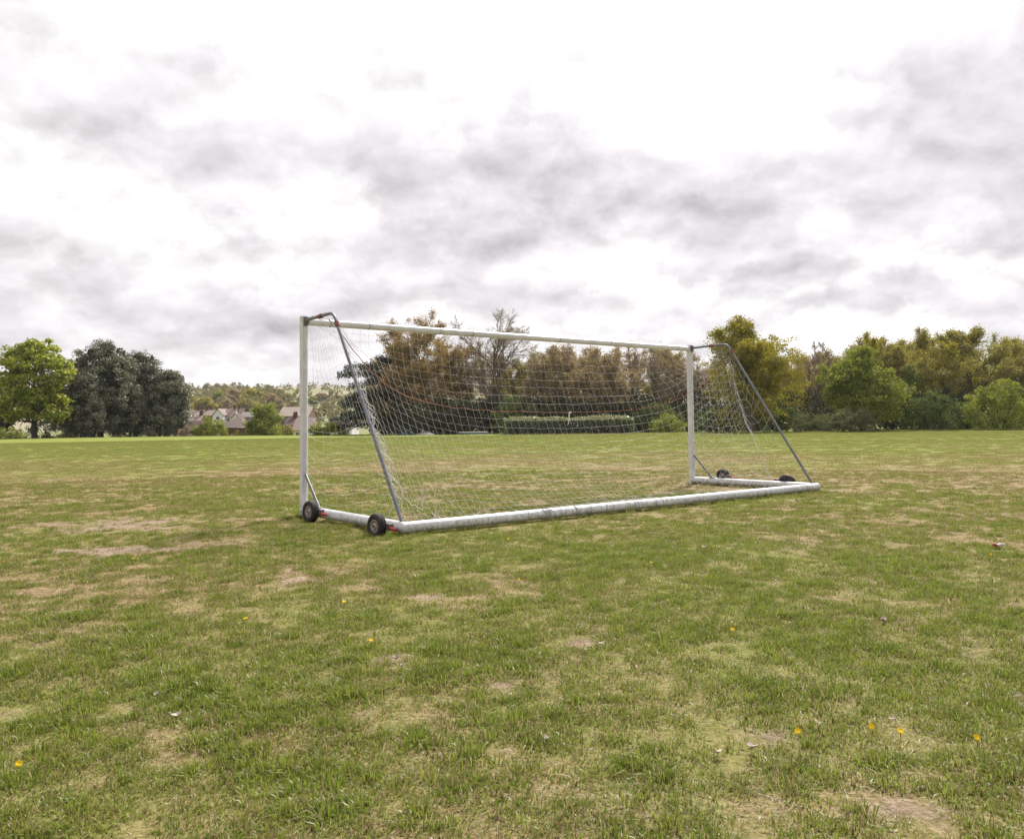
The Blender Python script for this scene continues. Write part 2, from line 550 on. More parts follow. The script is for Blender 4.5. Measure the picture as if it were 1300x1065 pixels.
def ground_mat():
    mt, t, o = new_mat('turf_ground')
    g = t.n('ShaderNodeNewGeometry')
    P = g.outputs['Position']
    bare, dry = attr(t, 'bare'), attr(t, 'dry')
    fine = t.noise(P, 38.0, 6, .7)
    mid = t.noise(P, 6.0, 6, .65)
    big = t.noise(P, .35, 5, .6)
    soil = t.ramp(t.math('ADD', t.math('MULTIPLY', fine, .6), t.math('MULTIPLY', mid, .4)),
                  [(.34, (.11, .078, .052)), (.5, (.245, .180, .125)), (.64, (.40, .31, .225))])
    thatch = t.ramp(fine, [(.36, (.105, .074, .036)), (.5, (.235, .170, .086)), (.64, (.37, .285, .16))])
    green = t.ramp(t.math('ADD', t.math('MULTIPLY', fine, .35), t.math('ADD', t.math('MULTIPLY', mid, .35), t.math('MULTIPLY', big, .3))),
                   [(.34, (.095, .135, .018)), (.5, (.175, .205, .036)), (.66, (.27, .275, .064))])
    k = t.math('ADD', t.math('MULTIPLY', t.math('SUBTRACT', dry, .5), 1.3), t.math('MULTIPLY', t.math('SUBTRACT', mid, .5), 1.0))
    px_, py_, pz_ = t.xyz(P)
    rr = t.math('SQRT', t.math('ADD', t.math('MULTIPLY', px_, px_), t.math('MULTIPLY', py_, py_)))
    lay = t.math('MULTIPLY', t.math('SUBTRACT', 24.0, rr), .07, clamp=True)   # where single tufts are modelled, the sheet is what lies under them
    turf = t.mix(t.math('ADD', t.math('ADD', k, .40), t.math('MULTIPLY', lay, .65), clamp=True), green, thatch)
    kb = t.math('ADD', t.math('MULTIPLY', bare, 2.2), t.math('MULTIPLY', t.math('SUBTRACT', fine, .5), 1.2))
    c = t.mix(t.math('SUBTRACT', kb, .95, clamp=True), turf, soil)
    # countryside across the valley: pasture, plough and young crop
    yy = t.xyz(P)[1]
    vor = t.n('ShaderNodeTexVoronoi'); vor.inputs['Scale'].default_value = .0075
    mp = t.n('ShaderNodeMapping'); mp.inputs['Scale'].default_value = (1.0, .8, 0); mp.inputs['Rotation'].default_value = (0, 0, .4)
    t.link(P, mp.inputs['Vector']); t.link(mp.outputs[0], vor.inputs['Vector'])
    sel = t.xyz(vor.outputs['Color'])[0]
    farm = t.ramp(sel, [(0, (.19, .185, .10)), (.3, (.22, .21, .12)), (.31, (.27, .24, .16)), (.5, (.29, .26, .18)), (.51, (.20, .205, .09)), (.8, (.22, .225, .10)), (.81, (.25, .23, .14))], 'CONSTANT')
    c = t.mix(t.math('MULTIPLY', t.math('SUBTRACT', yy, 280.0), .02, clamp=True), c, farm)
    principled(t, o, c, .95, 0, .1, bump(t, t.math('ADD', fine, mid), .7, .03))
    return mt
MAT['ground'] = ground_mat()

# ------------------------------------------------------------------ ground sheet
def ground():
    n = 520
    tt = np.linspace(-1, 1, n)
    a, b = 2.2, 7.9
    xs = a * np.sinh(b * tt)
    ys = a * np.sinh(b * tt) + 6.0
    gx, gy = np.meshgrid(xs, ys)
    x, y = gx.ravel(), gy.ravel()
    z = ground_z(x, y)
    idx = np.arange(n * n).reshape(n, n)
    q = np.stack([idx[:-1, :-1], idx[:-1, 1:], idx[1:, 1:], idx[1:, :-1]], -1).reshape(-1, 4)
    near = np.hypot(x, y) < 200
    bare = np.zeros_like(x); dry = np.full_like(x, .4)
    bare[near] = worn(x[near], y[near]); dry[near] = dryness(x[near], y[near])
    me = mesh_np('ground', np.stack([x, y, z], 1), q, MAT['ground'], {'bare': bare, 'dry': dry}, smooth=True)
    tag(obj('ground', me), kind='structure')
ground()

# ------------------------------------------------------------------ leaves, crowns, limbs
def rand_dirs(n, rng):
    v = rng.normal(size=(n, 3))
    return v / np.linalg.norm(v, axis=1, keepdims=True)

def leaf_quads(P, size, rng, up_bias=0.35, out=None, aspect=0.62):
    """folded leaf-like quads at P; returns verts, quads"""
    n = len(P)
    nr = rand_dirs(n, rng)
    nr[:, 2] += up_bias
    if out is not None:
        nr += out * 0.6
    nr /= np.linalg.norm(nr, axis=1, keepdims=True)
    a = np.cross(nr, rand_dirs(n, rng)); a /= np.linalg.norm(a, axis=1, keepdims=True)
    b = np.cross(nr, a)
    s = (np.asarray(size) * rng.uniform(.65, 1.35, n))[:, None]
    v0 = P - a * s * .5
    v2 = P + a * s * .5
    v1 = P + b * s * .5 * aspect + nr * s * .10
    v3 = P - b * s * .5 * aspect + nr * s * .10
    V = np.stack([v0, v1, v2, v3], 1).reshape(-1, 3)
    Q = np.arange(4 * n).reshape(n, 4)
    return V, Q

def clump_points(lobes, n_clump, clump_r, per, rng, shell=0.55, flat=0.75):
    """leaf positions gathered in clumps through the lobes' volume, denser to the outside"""
    vol = np.array([l[3] * l[4] * l[5] for l in lobes]) ** 0.67
    pick = rng.choice(len(lobes), n_clump, p=vol / vol.sum())
    L = np.array(lobes)[pick]
    dr = rand_dirs(n_clump, rng)
    rr = shell + (1 - shell) * rng.uniform(0, 1, n_clump) ** 0.6
    cen = L[:, :3] + dr * L[:, 3:] * rr[:, None]
    cr = clump_r * rng.uniform(.6, 1.35, n_clump)
    ct = rng.uniform(-.18, .18, n_clump)
    k = rng.poisson(per, n_clump)
    who = np.repeat(np.arange(n_clump), k)
    n = len(who)
    ld = rand_dirs(n, rng)
    ld[:, 2] = np.abs(ld[:, 2]) * np.where(rng.uniform(size=n) < .78, 1, -1)
    lr = rng.uniform(0, 1, n) ** 0.45
    off = ld * lr[:, None] * cr[who][:, None]
    off[:, 2] *= flat
    return cen[who] + off, ld, ct[who]

def crown_mesh(name, lobes, n_clump, clump_r, per, leaf, mat, seed, shell=.55, flat=.75, up=.35, zmin=0.05):
    rng = np.random.default_rng(seed)
    P, outd, ct = clump_points(lobes, n_clump, clump_r, per, rng, shell, flat)
    keep = P[:, 2] > zmin
    P, outd, ct = P[keep], outd[keep], ct[keep]
    V, Q = leaf_quads(P, np.full(len(P), leaf), rng, up, outd)
    tint = np.clip(.5 + ct + rng.normal(0, .17, len(P)), 0, 1)
    return mesh_np(name, V, Q, mat, {'tint': np.repeat(tint, 4)})

def limbs(spec, rng, h, spread, trunk_r, fork=.3):
    """vectorised branching. spec: per level (children, length ratio, angle deg, points, gravity lift).
    returns list of (points (n,k,3), radii (n,k)) and tip arrays"""
    out = []
    P0 = np.zeros((1, 3)); D0 = np.array([[0, 0, 1.0]]); L0 = np.array([h * .62]); R0 = np.array([trunk_r])
    for lv, (nc, ratio, ang, k, lift) in enumerate(spec):
        n = len(P0)
        pts = np.zeros((n, k, 3)); pts[:, 0] = P0
        dcur = D0.copy()
        dirs = np.zeros((n, k, 3)); dirs[:, 0] = dcur
        wob = .05 if lv == 0 else .16
        for i in range(1, k):
            dcur = dcur + rng.normal(0, wob, (n, 3)) + np.array([0, 0, lift])
            dcur /= np.linalg.norm(dcur, axis=1, keepdims=True)
            pts[:, i] = pts[:, i - 1] + dcur * (L0 / (k - 1))[:, None]
            dirs[:, i] = dcur
        tpar = np.linspace(0, 1, k)
        taper = 1 - (.72 if lv else .62) * tpar
        rad = R0[:, None] * taper
        out.append((pts, rad, dirs))
        if nc == 0:
            break
        par = np.repeat(np.arange(n), nc)
        t0 = fork if lv == 0 else .22
        tt = np.tile(np.linspace(t0, 1, nc), n) + rng.uniform(-.06, .06, n * nc)
        tt = np.clip(tt, t0, 1) * (k - 1)
        i0 = np.minimum(tt.astype(int), k - 2); fr = (tt - i0)[:, None]
        P1 = pts[par, i0] * (1 - fr) + pts[par, i0 + 1] * fr
        pd = dirs[par, i0 + 1]
        rd = rand_dirs(n * nc, rng)
        side = np.cross(pd, rd); side /= np.linalg.norm(side, axis=1, keepdims=True)
        an = np.radians(ang * rng.uniform(.6, 1.25, n * nc) * (1.1 - .45 * (tt / (k - 1))))[:, None]
        D1 = pd * np.cos(an) + side * np.sin(an) * np.array([spread, spread, 1.0])
        D1 /= np.linalg.norm(D1, axis=1, keepdims=True)
        L1 = L0[par] * ratio * rng.uniform(.7, 1.2, n * nc) * (1.12 - .45 * (tt / (k - 1)))
        R1 = np.minimum(rad[par, i0] * .62, L1 * .05) * rng.uniform(.75, 1.1, n * nc)
        P0, D0, L0, R0 = P1, D1, L1, R1
    return out

def limb_mesh(name, levels, mat, sides=(8, 6, 4, 3, 3, 3), rmin=.012):
    Vs, Qs, base = [], [], 0
    for lv, (pts, rad, dirs) in enumerate(levels):
        s = sides[min(lv, len(sides) - 1)]
        n, k, _ = pts.shape
        rad = np.maximum(rad, rmin)
        ref = np.where(np.abs(dirs[..., 2:3]) < .9, np.array([0, 0, 1.0]), np.array([1.0, 0, 0]))
        u = np.cross(dirs, ref); u /= np.linalg.norm(u, axis=2, keepdims=True) + 1e-9
        v = np.cross(dirs, u)
        a = np.arange(s) * 2 * PI / s
        ring = pts[:, :, None, :] + (u[:, :, None, :] * np.cos(a)[None, None, :, None] + v[:, :, None, :] * np.sin(a)[None, None, :, None]) * rad[:, :, None, None]
        Vs.append(ring.reshape(-1, 3))
        idx = base + np.arange(n * k * s).reshape(n, k, s)
        nx = np.roll(idx, -1, axis=2)
        Qs.append(np.stack([idx[:, :-1], nx[:, :-1], nx[:, 1:], idx[:, 1:]], -1).reshape(-1, 4))
        base += n * k * s
    return mesh_np(name, np.concatenate(Vs), np.concatenate(Qs), mat, smooth=True)

def fit(levels, height, width, zbase=0.0):
    """scale the skeleton to a given height and crown width"""
    allp = np.concatenate([l[0].reshape(-1, 3) for l in levels])
    top = np.percentile(allp[:, 2], 99.6)
    wd = np.percentile(np.hypot(allp[:, 0], allp[:, 1]), 97)
    sx, sz = (width / 2) / wd, height / top
    res = []
    for p, r, dd in levels:
        p = p * np.array([sx, sx, sz]); 
        d2 = dd * np.array([sx, sx, sz]); d2 /= np.linalg.norm(d2, axis=2, keepdims=True)
        res.append((p, r, d2))
    return res

def bud_mesh(name, levels, lvls, per, leaf, mat, seed, spread=.25, zfrac=None):
    """young leaves strung along the last shoots"""
    rng = np.random.default_rng(seed)
    Ps = []
    tn = []
    for lv in lvls:
        pts = levels[lv][0]
        n, k, _ = pts.shape
        m_ = int(n * per)
        who = rng.integers(0, n, m_)
        t = rng.uniform(.25, 1, m_) * (k - 1)
        i0 = np.minimum(t.astype(int), k - 2); fr = (t - i0)[:, None]
        p = pts[who, i0] * (1 - fr) + pts[who, i0 + 1] * fr
        Ps.append(p + rng.normal(0, spread, (m_, 3)))
        bt = rng.uniform(-.2, .2, n)
        tn.append(bt[who])
    P = np.concatenate(Ps); ct = np.concatenate(tn)
    V, Q = leaf_quads(P, np.full(len(P), leaf), rng, .25)
    tint = np.clip(.5 + ct + rng.normal(0, .2, len(P)), 0, 1)
    return mesh_np(name, V, Q, mat, {'tint': np.repeat(tint, 4)})

# leaf colours (albedo)
MAT['chestnut'] = leaf_mat('chestnut_leaf', [(0, (0.135, 0.171, 0.024)), (.45, (0.281, 0.328, 0.040)), (.8, (0.453, 0.458, 0.060)), (1, (0.632, 0.399, 0.119))], .40)
MAT['holm'] = leaf_mat('holm_oak_leaf', [(0, (0.085, 0.089, 0.060)), (.5, (0.176, 0.173, 0.120)), (1, (0.381, 0.351, 0.252))], .12, .5, .07)
MAT['cedar'] = leaf_mat('cedar_needle', [(0, (0.029, 0.041, 0.033)), (.5, (0.059, 0.075, 0.059)), (1, (0.122, 0.139, 0.104))], .12)
MAT['copper'] = leaf_mat('copper_leaf', [(0, (0.177, 0.122, 0.048)), (.5, (0.315, 0.211, 0.082)), (1, (0.477, 0.332, 0.146))], .40)
MAT['gold'] = leaf_mat('gold_oak_leaf', [(0, (0.169, 0.150, 0.018)), (.5, (0.306, 0.265, 0.035)), (1, (0.449, 0.396, 0.064))], .42)
MAT['olive'] = leaf_mat('olive_leaf', [(0, (0.176, 0.164, 0.041)), (.5, (0.317, 0.282, 0.075)), (1, (0.470, 0.411, 0.129))], .38)
MAT['brownbud'] = leaf_mat('brown_bud', [(0, (0.212, 0.155, 0.092)), (.5, (0.353, 0.265, 0.155)), (1, (0.530, 0.409, 0.258))], .30)
MAT['fresh'] = leaf_mat('fresh_leaf', [(0, (0.124, 0.155, 0.025)), (.5, (0.229, 0.264, 0.042)), (1, (0.373, 0.380, 0.080))], .42)
MAT['deep'] = leaf_mat('deep_green_leaf', [(0, (0.051, 0.073, 0.023)), (.5, (0.105, 0.141, 0.037)), (1, (0.219, 0.256, 0.073))], .28)
MAT['sage'] = leaf_mat('sage_leaf', [(0, (0.094, 0.101, 0.048)), (.5, (0.166, 0.177, 0.084)), (1, (0.281, 0.281, 0.145))], .28)
MAT['lime'] = leaf_mat('lime_leaf', [(0, (0.124, 0.156, 0.018)), (.5, (0.227, 0.254, 0.029)), (1, (0.338, 0.338, 0.052))], .45)
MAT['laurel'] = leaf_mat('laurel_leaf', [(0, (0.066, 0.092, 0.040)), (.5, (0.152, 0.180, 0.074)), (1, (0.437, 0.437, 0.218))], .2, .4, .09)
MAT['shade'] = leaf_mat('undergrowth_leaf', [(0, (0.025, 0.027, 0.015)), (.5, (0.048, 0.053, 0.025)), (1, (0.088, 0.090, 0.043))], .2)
MAT['pinkblossom'] = leaf_mat('pink_blossom', [(0, (.20, .13, .11)), (.5, (.32, .24, .20)), (1, (.42, .34, .28))], .3)

def tree(name, label, parts, base, cat='tree', group=None, rz=0.0):
    e = empty(name, base, rz)
    tag(e, label, cat, group)
    for pn, me in parts:
        obj(pn, me, e)
    return e

def base_at(px, d):
    p = at(px, 545, d)
    return Vector((p.x, d, gz(p.x, d) - .05))

def size_at(px, py_top, d, w_px):
    b = base_at(px, d)
    return at(px, py_top, d).z - b.z, w_px * d / F_PX

# --- chestnut on the far left
def chestnut():
    d = 114; b = base_at(44, d); h, wd = size_at(44, 427, d, 96)
    rng = np.random.default_rng(5)
    lv = fit(limbs([(9, .62, 62, 7, .02), (6, .55, 50, 5, .04), (4, .5, 45, 4, .02), (0, 0, 0, 3, 0)], rng, h, 1.2, .42, .22), h * .93, wd * .86)
    R = wd / 2
    lob = [(0, 0, h * .62, R * .82, R * .82, h * .30), (-R * .35, 0, h * .32, R * .62, R * .6, h * .17), (R * .40, -.5, h * .30, R * .55, R * .6, h * .16),
           (R * .05, 0, h * .84, R * .46, R * .46, h * .14), (-R * .45, 0, h * .74, R * .40, R * .4, h * .13), (R * .55, 0, h * .62, R * .40, R * .4, h * .14),
           (0, -R * .3, h * .42, R * .5, R * .5, h * .2)]
    return tree('chestnut_tree', 'bright green spreading chestnut tree with bare lower trunk at the left edge', [
        ('trunk', limb_mesh('trunk', lv, MAT['bark_dark'])),
        ('crown', crown_mesh('crown', lob, 300, 1.0, 70, .42, MAT['chestnut'], 51, .55, .7, .5))], b)
chestnut()

# --- holm oaks: dense grey-green domes down to the grass
def holm(px, top, wpx, d, seed, label, lobes_f, n=240):
    b = base_at(px, d); h, wd = size_at(px, top, d, wpx); R = wd / 2
    lob = [(x * R, y * R, z * h, rx * R, rx * R, rz * h) for x, y, z, rx, rz in lobes_f]
    rng = np.random.default_rng(seed)
    lv = fit(limbs([(7, .6, 40, 6, .03), (5, .5, 45, 4, .02), (0, 0, 0, 3, 0)], rng, h, 1.0, .5, .12), h * .8, wd * .7)
    tree('holm_oak', label, [('trunk', limb_mesh('trunk', lv, MAT['bark_dark'])),
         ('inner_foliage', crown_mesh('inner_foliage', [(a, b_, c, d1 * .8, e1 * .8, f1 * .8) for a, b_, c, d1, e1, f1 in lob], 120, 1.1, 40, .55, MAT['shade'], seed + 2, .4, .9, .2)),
         ('crown', crown_mesh('crown', lob, n, .85, 105, .24, MAT['holm'], seed + 1, .80, .9, .15))], b, group='holm oaks at the field edge')
DOME = [(0, 0, .55, .86, .42), (-.42, -.2, .36, .55, .30), (.45, -.2, .34, .55, .28), (0, -.5, .24, .62, .22), (.1, 0, .80, .50, .18), (-.3, 0, .70, .45, .2), (.35, 0, .66, .45, .2)]
holm(128, 434, 112, 124, 60, 'tallest dark grey-green holm oak, behind the bright green chestnut', DOME, 420)
holm(212, 470, 62, 127, 64, 'rounded dark holm oak nearest the distant houses', DOME, 260)
holm(172, 446, 88, 129, 68, 'dark holm oak between the tallest one and the one nearest the houses', DOME, 300)
holm(106, 474, 58, 118, 72, 'low pale grey holm oak in front of the tallest one', [(0, 0, .50, .75, .42), (-.35, -.2, .40, .5, .28), (.45, -.3, .30, .5, .26), (.1, 0, .78, .42, .18)], 210)
holm(-6, 486, 46, 126, 76, 'dark tree cut by the left edge behind the chestnut', DOME, 110)

# --- cedar with flat tiers
def cedar():
    d = 113; b = base_at(488, d); h, _ = size_at(488, 452, d, 100)
    rng = np.random.default_rng(80)
    V, Q, T, base = [], [], [], 0
    lim = []
    bm = bmesh.new()
    tube(bm, [(0, 0, 0), (.1, 0, h * .35), (0, .1, h * .7), (.1, 0, h * .97)], [.55, .42, .28, .08], 8)
    tiers = [(.16, 7.2), (.24, 7.8), (.34, 7.0), (.45, 6.4), (.56, 6.6), (.68, 6.4), (.80, 6.0), (.90, 5.0), (.97, 3.2)]
    for zf, rad in tiers:
        for j in range(7):
            a = rng.uniform(0, 2 * PI)
            L = rad * rng.uniform(.6, 1.0) * (1.12 if math.cos(a) < -.2 else .95)
            z0 = h * zf + rng.uniform(-.3, .3)
            tip = np.array([math.cos(a) * L, math.sin(a) * L, z0 + rng.uniform(-.5, .25) - .3])
            p0 = np.array([0, 0, z0 - .5]); mid = p0 * .5 + tip * .5 + np.array([0, 0, .35])
            tube(bm, [p0, mid, tip], [.12, .08, .03], 5, False)
            m_ = int(150 * L)
            t = rng.uniform(.22, 1.0, m_)
            pp = (p0[None] * ((1 - t) ** 2)[:, None] + 2 * mid[None] * (t * (1 - t))[:, None] + tip[None] * (t ** 2)[:, None])
            sprd = .25 + 1.0 * t * (1.15 - t) * 1.8
            side = np.array([-math.sin(a), math.cos(a), 0])
            pp = pp + side[None] * (rng.normal(0, .55, m_) * sprd)[:, None] + np.array([0, 0, 1.0])[None] * (rng.normal(.10, .26, m_))[:, None]
            pp[:, 2] -= .10 * (np.hypot(pp[:, 0], pp[:, 1]) / 4.0) ** 2 * rng.uniform(.3, 1.6, m_)
            v, q = leaf_quads(pp, np.full(m_, .23), rng, .9)
            V.append(v); Q.append(q + base); base += len(v)
            T.append(np.clip(np.repeat(rng.normal(.5, .2, m_), 4), 0, 1))
    me = mesh_np('crown', np.concatenate(V), np.concatenate(Q), MAT['cedar'], {'tint': np.concatenate(T)})
    e = tree('cedar_tree', 'dark flat-tiered cedar seen through the net beside the left stay', [('crown', me)], b)
    bm_obj('trunk', bm, MAT['bark_dark'], e)
cedar()

# --- deciduous trees coming into leaf
SPEC = [(12, .60, 48, 8, .03), (8, .50, 44, 5, .05), (6, .48, 42, 4, .04), (6, .55, 38, 3, .03), (0, 0, 0, 3, .0)]
def deciduous_meshes(h, wd, seed, leafmat, per, leaf, lobes=None, n_clump=0, per_clump=40, spec=SPEC, trunk_r=.38, fork=.22, bark='twig', spread=1.0, leaf_spread=.22, rmin=.014):
    rng = np.random.default_rng(seed)
    lv = fit(limbs(spec, rng, h, spread, trunk_r, fork), h, wd)
    parts = [('trunk', limb_mesh('trunk', lv[:3], MAT['bark' if bark == 'twig' else bark])), ('twigs', limb_mesh('twigs', lv[3:], MAT[bark], rmin=rmin, sides=(3,)))]
    if per:
        n = len(lv)
        parts.append(('crown', bud_mesh('crown', lv, [n - 1, n - 2], per, leaf, leafmat, seed + 1, leaf_spread)))
    if n_clump:
        parts.append(('understorey_foliage' if per else 'crown', crown_mesh('crown', lobes, n_clump, .8, per_clump, leaf, leafmat, seed + 2, .5, .8, .3)))
    return parts

def deciduous(name, label, px, top, wpx, d, seed, mat, per, leaf, group=None, lobes_f=None, n_clump=0, per_clump=40, **kw):
    b = base_at(px, d); h, wd = size_at(px, top, d, wpx); R = wd / 2
    lob = [(x * R, y * R, z * h, rx * R, rx * R, rz * h) for x, y, z, rx, rz in lobes_f] if lobes_f else None
    return tree(name, label, deciduous_meshes(h, wd, seed, MAT[mat], per, leaf, lob, n_clump, per_clump, **kw), b, group=group)

LOW = [(-.45, -.1, .30, .50, .20), (.40, -.2, .28, .52, .20), (0, -.4, .22, .60, .18), (-.15, 0, .48, .60, .20), (.25, 0, .55, .5, .2)]
deciduous('copper_tree', 'broad copper-brown tree coming into leaf behind the net', 532, 403, 134, 109, 100, 'copper', 9.0, .19, lobes_f=LOW + [(-.1, 0, .74, .64, .21), (.3, 0, .70, .5, .2), (-.45, 0, .62, .42, .2), (0, 0, .88, .40, .11)], n_clump=260, per_clump=48, spread=1.15)
deciduous('bare_tree', 'tall bare twiggy tree right of the copper-brown tree', 628, 400, 104, 110, 110, 'brownbud', 1.6, .11, lobes_f=[(-.1, -.2, .30, .7, .25), (.2, 0, .2, .8, .2)], n_clump=50, per_clump=40, trunk_r=.34, spec=[(13, .60, 40, 8, .04), (9, .50, 40, 5, .05), (7, .48, 40, 4, .05), (6, .6, 34, 3, .04), (0, 0, 0, 3, .0)], rmin=.017)
deciduous('gold_oak', 'large round golden-green oak right of the goal', 955, 404, 144, 86, 120, 'gold', 11.0, .19, lobes_f=[(0, 0, .74, .70, .25), (.45, -.1, .60, .50, .24), (.62, 0, .40, .42, .2), (-.45, 0, .62, .42, .22), (.35, -.1, .52, .58, .26), (-.4, -.1, .46, .5, .24), (.3, -.3, .28, .6, .2), (-.3, -.3, .24, .6, .2), (.0, 0, .5, .7, .35)], n_clump=300, per_clump=60, spread=1.15)
deciduous('fresh_green_tree', 'fresh green rounded tree standing out before the right-hand wood', 1096, 444, 104, 82, 130, 'fresh', 7.0, .19, lobes_f=[(0, 0, .62, .68, .32), (-.4, -.2, .42, .5, .26), (.45, -.2, .40, .5, .26), (0, -.3, .30, .75, .24), (.05, 0, .84, .38, .14)], n_clump=280, per_clump=70)
deciduous('yellow_green_tree', 'small bright round tree on the crest left of the goal', 337, 515, 46, 128, 140, 'fresh', 1.5, .26, lobes_f=[(0, 0, .45, .85, .42), (0, 0, .72, .55, .24), (0, -.3, .3, .9, .28)], n_clump=110, per_clump=60)

# wood behind: a few meshes, many individuals
PROTO = []
for i, (mat, per, leaf, ncl) in enumerate([('brownbud', 3.0, .16, 30), ('brownbud', 1.0, .14, 0), ('olive', 4.5, .18, 70), ('brownbud', 4.5, .18, 60), ('gold', 3.5, .17, 50), ('olive', 6.0, .19, 100)]):
    lob = [(-1.4, 0, 4.5, 2.2, 2.2, 2.6), (1.5, .4, 5.5, 2.2, 2.2, 2.6), (0, -.5, 7.5, 2.4, 2.4, 2.2)]
    PROTO.append(deciduous_meshes(11.0, 7.4, 200 + 7 * i, MAT[mat], per, leaf, lob, ncl, 40, trunk_r=.24, fork=.3, spec=[(10, .52, 36, 8, .03), (6, .5, 38, 5, .06), (6, .5, 38, 4, .05), (6, .55, 34, 3, .03), (0, 0, 0, 3, 0)], rmin=.018))
KIND = ['brown budding tree', 'bare twiggy tree', 'olive-green tree', 'brown-leaved tree', 'golden-budded tree', 'leafy olive tree']
WOOD = [  # photo column, top, width, distance, mesh, label
    (690, 441, 60, 106, 0, 'brown budding tree just right of the tall bare tree, behind the hedge'),
    (722, 438, 58, 103, 3, 'brown-leaved tree above the left half of the clipped hedge'),
    (752, 437, 66, 109, 0, 'brown budding tree above the middle of the clipped hedge'),
    (778, 441, 60, 101, 3, 'brown-leaved tree above the right end of the clipped hedge'),
    (805, 435, 50, 112, 1, 'bare twiggy tree under the right part of the crossbar'),
    (832, 437, 50, 104, 1, 'bare pale tree left of the far goalpost'),
    (858, 441, 52, 108, 0, 'brown budding tree directly behind the far goalpost'),
    (884, 452, 50, 110, 1, 'bare twiggy tree between the far goalpost and the golden oak'),
    (661, 452, 54, 112, 2, 'olive tree behind the tall bare tree'),
    (590, 440, 60, 115, 3, 'brown-leaved tree between the copper-brown and bare trees'),
    (1022, 452, 56, 108, 1, 'bare twiggy tree just right of the golden oak'),
    (1044, 434, 58, 102, 1, 'tall bare tree left of the fresh green tree'),
    (1066, 441, 54, 112, 0, 'brown budding tree behind the fresh green tree, left side'),
    (1095, 424, 62, 100, 4, 'golden-budded tree rising above the fresh green tree'),
    (1124, 423, 56, 106, 4, 'golden-budded tree above the right shoulder of the fresh green tree'),
    (1150, 436, 60, 97, 2, 'olive-green tree right of the fresh green tree'),
    (1170, 421, 56, 108, 2, 'tall olive tree in the middle of the right-hand wood'),
    (1198, 430, 62, 96, 4, 'golden-budded tree above the dark green bush'),
    (1222, 424, 58, 110, 2, 'olive tree left of the tallest leafy one at right'),
    (1246, 417, 74, 100, 5, 'tallest leafy olive tree of the right-hand wood'),
    (1280, 424, 56, 108, 4, 'golden-budded tree near the right edge'),
    (1304, 432, 64, 100, 2, 'olive tree cut by the right edge'),
]
for px, top, wpx, dd, k, lab in WOOD:
    b = base_at(px, dd); h, wd = size_at(px, top, dd, wpx)
    e = empty('woodland_tree', b, random.uniform(0, 6.28))
    e.scale = (wd * 1.38 / 7.4, wd * 1.38 / 7.4, h / 11.0)
    tag(e, lab, 'tree', 'trees of the wood behind the field')
    for pn, me in PROTO[k]:
        obj(pn, me, e)
# second row that closes the wood
row = [(560, 455, 112 + 12), (640, 450, 126), (700, 448, 124), (745, 446, 128), (790, 446, 122), (845, 446, 126), (905, 455, 120), (945, 450, 122), (990, 455, 118), (1035, 448, 122), (1080, 440, 126), (1135, 436, 122), (1185, 434, 126), (1235, 432, 122), (1285, 434, 126)]
BACKLAB = ['behind the copper-brown tree', 'behind the tall bare tree', 'behind the left part of the hedge', 'behind the middle of the hedge', 'behind the right part of the hedge', 'behind the far goalpost', 'behind the left side of the golden oak', 'behind the middle of the golden oak', 'behind the right side of the golden oak', 'between the golden oak and the fresh green tree', 'behind the fresh green tree', 'right of the fresh green tree', 'behind the dark green bush', 'behind the bright bush', 'at the right edge']
for i, ((px, top, dd), lab) in enumerate(zip(row, BACKLAB)):
    b = base_at(px, dd); h, _ = size_at(px, top, dd, 10)
    e = empty('woodland_tree', b, random.uniform(0, 6.28))
    e.scale = (1.15, 1.15, h / 11.0)
    tag(e, 'back-row woodland tree ' + lab, 'tree', 'back row of the wood')
    for pn, me in PROTO[(0, 3, 2, 3, 0, 5)[i % 6]]:
        obj(pn, me, e)

# --- shrubs
def shrub(name, label, px, top, wpx, d, mat, seed, n=110, per=55, leaf=.17, cr=.55, group=None, base_px=None, deep=.7):
    b = base_at(px, d); h, wd = size_at(px, top, d, wpx); R = wd / 2
    lob = [(0, 0, h * .42, R * .92, R * deep, h * .46), (-R * .45, -.2, h * .30, R * .5, R * .5, h * .34), (R * .5, -.1, h * .28, R * .48, R * .5, h * .34), (R * .05, 0, h * .66, R * .55, R * .5, h * .30)]
    e = tree(name, label, [('foliage', crown_mesh('foliage', lob, n, cr, per, leaf, MAT[mat], seed, .6, .85, .3, .02))], b, 'bush', group)
    bm = bmesh.new()
    rg = random.Random(seed)
    for j in range(7):
        a = rg.uniform(0, 6.28); tx, ty = math.cos(a) * R * .6, math.sin(a) * R * .45
        tube(bm, [(tx * .15, ty * .15, -.05), (tx * .5, ty * .5, h * .35), (tx, ty, h * .62)], [.06, .045, .02], 5, False)
    bm_obj('stems', bm, MAT['bark_dark'], e)
    return e
shrub('dark_bush', 'rounded dark green bush right of the fresh green tree', 1182, 495, 80, 81, 'deep', 300, 150, 62)
shrub('bright_bush', 'large bright green bush near the right edge', 1268, 478, 86, 80, 'fresh', 303, 190, 60)
shrub('edge_bush', 'green bush cut by the right edge', 1330, 488, 80, 84, 'fresh', 304, 130, 60)
shrub('grey_bush', 'grey-green scrubby bush below the fresh green tree', 1078, 517, 84, 77.5, 'sage', 306, 120, 60, .13, .4)
shrub('grey_bush', 'low grey-green bush between the golden oak and the fresh green tree', 1026, 524, 48, 78.5, 'sage', 308, 60, 55, .13, .4)
shrub('dark_bush', 'dark bush in the gap between the two larger right-hand bushes', 1226, 508, 50, 84, 'deep', 309, 60, 60)
shrub('holly_bush', 'dark holly in the wood above the dark green bush', 1158, 462, 44, 94, 'deep', 310, 90, 60)
shrub('holly_bush', 'dark green shrub left of the far goalpost beyond the hedge', 835, 512, 70, 96, 'deep', 312, 110, 60)
